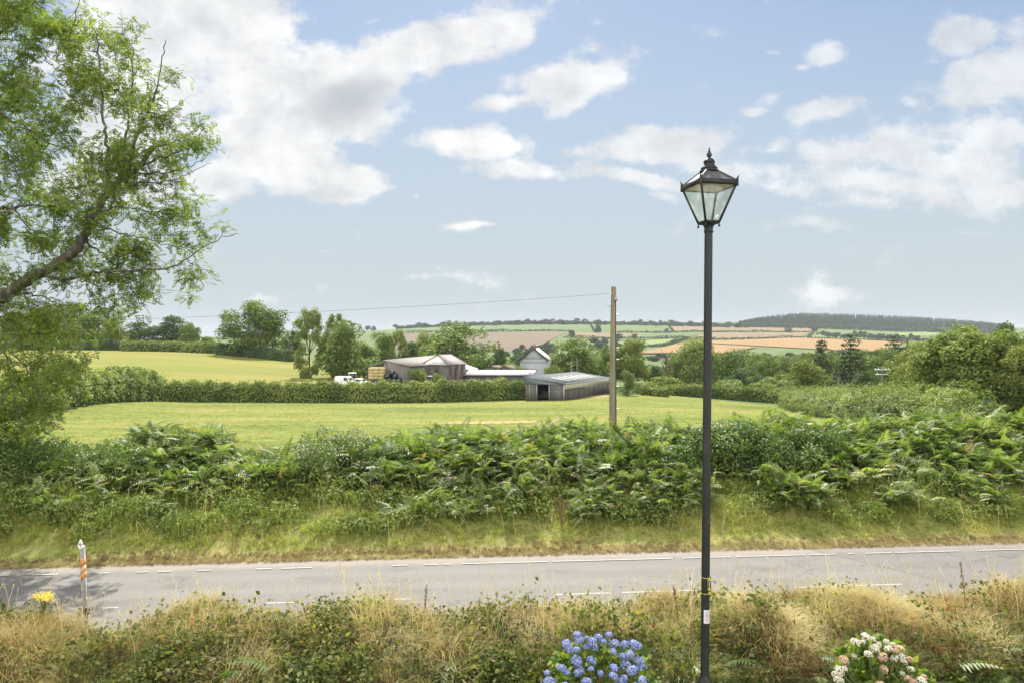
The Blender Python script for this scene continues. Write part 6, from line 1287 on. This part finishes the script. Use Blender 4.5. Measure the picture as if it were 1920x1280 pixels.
q = Quads(); GT = [blade_tuft(220 + k, 11, 1, .10, .8, .006, 1.0) for k in range(3)]; px, t, X, Y = near_pts(1500, -150, 2080, 8.2, 9.5); n = len(px); wt = np.interp(px, [0, 600, 1150, 1280, 1650, 1720, 1920], [.35, .35, .3, .6, .7, 1, 1]); keep = vg.random(n) < wt; px, t, X, Y = px[keep], t[keep], X[keep], Y[keep]; kk = vg.integers(0, 3, len(px))
for k in range(3): m_ = kk == k; q.scatter(*GT[k], np.stack([X, Y, ground(X, Y)], -1)[m_], rot_zx(vg.uniform(0, 6.28, m_.sum()), vg.normal(.1, .2, m_.sum())), vg.uniform(.3, .62, m_.sum()), vg.random(m_.sum()))
tag(q.build('lush_grass', M['grass_lush']), 'lush green grass clumps at the shaded foot of the garden bank', 'grass', kind='stuff')
q = Quads(); px, t, X, Y = near_pts(40, 1240, 1950, 8.4, 9.2); n = len(px); px2, t2, X2, Y2 = near_pts(36, 250, 900, 8.4, 9.2); X = np.concatenate([X, X2]); Y = np.concatenate([Y, Y2]); n = len(X)
q.scatter(FV, FF, np.stack([X, Y, ground(X, Y) + vg.uniform(.05, .3, n)], -1), rot_zx(vg.normal(math.pi, 1.0, n), vg.normal(.2, .3, n)), vg.uniform(.3, .6, n), vg.random(n) * .6)
tag(q.build('hedge_fern', M['bracken']), 'small green ferns at the foot of the garden bank', 'fern', kind='stuff')
for px_, Yd, h, lb in ((1275, 10.2, .75, 'dead rust brown dock spike left of the lamp post'), (1812, 10.9, .85, 'tall dead dock spike against the road at the right'), (795, 10.8, .7, 'dark sorrel stalk standing up against the road')):
    X_ = X_at(px_, Yd); o = empty('dock_spike', (X_, Yd, gz(X_, Yd)), 0, lb, 'plant'); ln = -.1 if px_ != 795 else .04
    part(o, 'stem', M['stem_brown'], lambda q: tube(q, [(0, 0, 0), (ln * .4, 0, h * .5), (ln, 0, h)], [.008, .006, .004], 5))
    def f(q): rng = np.random.default_rng(int(px_)); n = 120; s = rng.random(n); leaves(q, np.stack([ln * (.4 + .6 * s), 0 * s, h * (.5 + .5 * s)], -1) + rng.normal(size=(n, 3)) * .012, rng.normal(size=(n, 3)), .022 * np.ones(n), rng.random(n) * .4, rng, .8)
    part(o, 'seed_head', M['grass_brown'], f)

# ------------------------------------------------------------------ hydrangeas and ragwort
def flower_head(seed, mat, n=150):
    rng = np.random.default_rng(seed); q = Quads(); d = unit(rng.normal(size=(n, 3))); d[:, 2] = np.where(d[:, 2] < -.45, -d[:, 2], d[:, 2]); d = unit(d)
    p = d * np.array([1, 1, .8]) * (1 + .06 * rng.normal(size=(n, 1)))
    for e in range(2): leaves(q, p + rng.normal(size=(n, 3)) * .03, d + rng.normal(size=(n, 3)) * .35, .34 * rng.uniform(.7, 1.2, n), np.clip(.35 + .3 * rng.normal(size=n) + .25 * d[:, 2], 0, 1), rng, .95)
    return q.mesh('flower_head', M[mat])
def hydrangea(name, loc, heads, leaf_ells, nleaf, label, hmesh, r):
    o = empty(name, loc, 0, label, 'hydrangea'); rng = np.random.default_rng(len(heads)); L0 = np.array(loc)
    lq = Quads(); k = rng.integers(0, len(leaf_ells), nleaf); E = np.array(leaf_ells); d = unit(rng.normal(size=(nleaf, 3))); p = E[k, :3] + d * E[k, 3:] * rng.uniform(.6, 1.05, (nleaf, 1)) - L0
    leaves(lq, p, rng.normal(size=(nleaf, 3)) * .6 + np.array([0, -.3, .7]), rng.uniform(.07, .15, nleaf), rng.random(nleaf), rng, .6); lq.build('foliage', M['hydrangea_leaf'], o)
    sq = Quads()
    for (hx, hy, hz) in heads: e = np.array((hx, hy, hz)) - L0; s = np.linspace(0, 1, 5)[:, None]; tube(sq, s * e * np.array([1, 1, 0]) * s + np.array([0, 0, 1]) * e * s, .006, 5)
    sq.build('stem', M['stem'], o)
    for i, (hx, hy, hz) in enumerate(heads):
        m_ = hmesh[rng.integers(len(hmesh))]; h = link('flower_head', m_, o); h.location = np.array((hx, hy, hz)) - L0; s = r * rng.uniform(.62, 1.25); h.scale = (s, s, s); h.rotation_euler = (rng.normal() * .3, rng.normal() * .3, rng.uniform(0, 6))
YH = 8.0
BH = [(1083,1190),(1086,1200),(1062,1206),(1066,1217),(1080,1219),(1100,1197),(1111,1203),(1113,1213),(1099,1212),(1122,1196),(1132,1203),(1142,1190),(1152,1207),(1172,1208),(1189,1208),(1194,1212),(1150,1221),(1168,1232),(1181,1227),(1196,1238),(1081,1239),(1108,1239),(1108,1254),(1053,1254),(1063,1260),(1087,1260),(1026,1261),(1126,1262),(1151,1252),(1174,1247),(1186,1257),(1150,1267),(1171,1270),(1201,1250),(1204,1275),(1164,1279),(1030,1279),(1100,1280),(1060,1285),(1190,1287),(1130,1290),(1080,1298)]
hr = np.random.default_rng(8); hb = [flower_head(300 + k, 'blue_flower') for k in range(3)]
def head_pos(x, y, mid): Y = YH - .25 + .28 * (1250 - y) / 60 + hr.normal() * .05; return (X_at(x, Y), Y, Z_at(y, Y))
heads = [head_pos(x, y, 1120) for x, y in BH]
hydrangea('hydrangea', (X_at(1115, YH), YH, .9), heads, [(X_at(x, YH + .1), YH + dy, Z_at(y, YH), .22, .2, .2) for x, y, dy in ((1060, 1250, 0), (1100, 1235, .1), (1140, 1240, .1), (1185, 1250, .05), (1090, 1290, -.2), (1150, 1290, -.2), (1200, 1290, -.1), (1050, 1300, -.1))], 750, 'blue mophead hydrangea in full flower beside the lamp post', hb, .054)
WH = [(1623,1193),(1603,1204),(1618,1204),(1636,1198),(1662,1202),(1674,1208),(1687,1217),(1647,1208),(1640,1216),(1666,1216),(1680,1220),(1628,1226),(1602,1230),(1655,1231),(1690,1231),(1706,1236),(1677,1234),(1695,1241),(1574,1257),(1584,1253),(1573,1275),(1657,1254),(1692,1262),(1708,1254),(1703,1272),(1712,1280),(1733,1268),(1728,1277),(1568,1265),(1582,1238),(1600,1290),(1650,1285)]
hw_m = [flower_head(320, 'white_flower', 110), flower_head(321, 'white_flower', 110), flower_head(322, 'pink_flower', 110)]
heads = [head_pos(x, y, 1650) for x, y in WH]
hydrangea('hydrangea', (X_at(1650, YH), YH, .9), heads, [(X_at(x, YH + .1), YH + dy, Z_at(y, YH), .24, .2, .2) for x, y, dy in ((1600, 1235, .05), (1640, 1225, .1), (1680, 1245, .1), (1590, 1280, -.1), (1640, 1275, -.1), (1700, 1275, 0), (1640, 1310, -.2))], 800, 'white hydrangea with heads fading to dusky pink', hw_m, .045)
def ragwort(px_, Yr, top, label, n=7):
    X_ = X_at(px_, Yr); g = gz(X_, Yr); h = Z_at(top, Yr) - g; o = empty('ragwort', (X_, Yr, g), 0, label, 'flower'); rng = np.random.default_rng(int(px_)); tips = [(rng.normal() * .07, rng.normal() * .06, h * rng.uniform(.86, 1)) for _ in range(n)]
    part(o, 'stem', M['stem'], lambda q: [tube(q, [(0, 0, 0), (a * .2, b_ * .2, c_ * .6), (a, b_, c_)], .006, 5) for a, b_, c_ in tips])
    for a, b_, c_ in tips:
        def f(q): m_ = 46; p = np.stack([a + rng.normal(size=m_) * .035, b_ + rng.normal(size=m_) * .035, c_ + rng.normal(size=m_) * .018], -1); leaves(q, p, rng.normal(size=(m_, 3)) * .4 + np.array([0, -.4, .8]), .024 * rng.uniform(.7, 1.2, m_), rng.random(m_), rng, .9)
        part(o, 'flower_head', M['yellow_flower'], f)
    def f(q): m_ = 70; s = rng.random(m_); p = np.stack([rng.normal(size=m_) * .06, rng.normal(size=m_) * .05, h * (.25 + .5 * s)], -1); leaves(q, p, rng.normal(size=(m_, 3)), .07 * np.ones(m_), rng.random(m_), rng, .4)
    part(o, 'foliage', M['grass_lush'], f)
ragwort(84, 10.3, 1112, 'tall yellow ragwort in flower beside the marker post', 9)

# ------------------------------------------------------------------ air
def haze():
    m = bpy.data.materials.new('haze_air'); m.use_nodes = True; nt = m.node_tree; nt.nodes.clear(); out = nt.nodes.new('ShaderNodeOutputMaterial'); v = nt.nodes.new('ShaderNodeVolumePrincipled')
    v.inputs['Color'].default_value = (.86, .92, 1.0, 1); v.inputs['Density'].default_value = HAZE_DENSITY; v.inputs['Anisotropy'].default_value = 0.0; nt.links.new(v.outputs[0], out.inputs['Volume'])
    zmin = min(min((o.matrix_world @ Vector(c)).z for c in o.bound_box) for o in SC.objects if o.type == 'MESH' and o.name.startswith('ground')) - 1.0
    q = Quads(); box(q, (-11500, -60, zmin), (11500, 5700, 118)); tag(q.build('haze', m), 'thin blue summer haze over the far hills', 'haze', kind='stuff')
HAZE_DENSITY = 0.00006
bpy.context.view_layer.update(); haze()
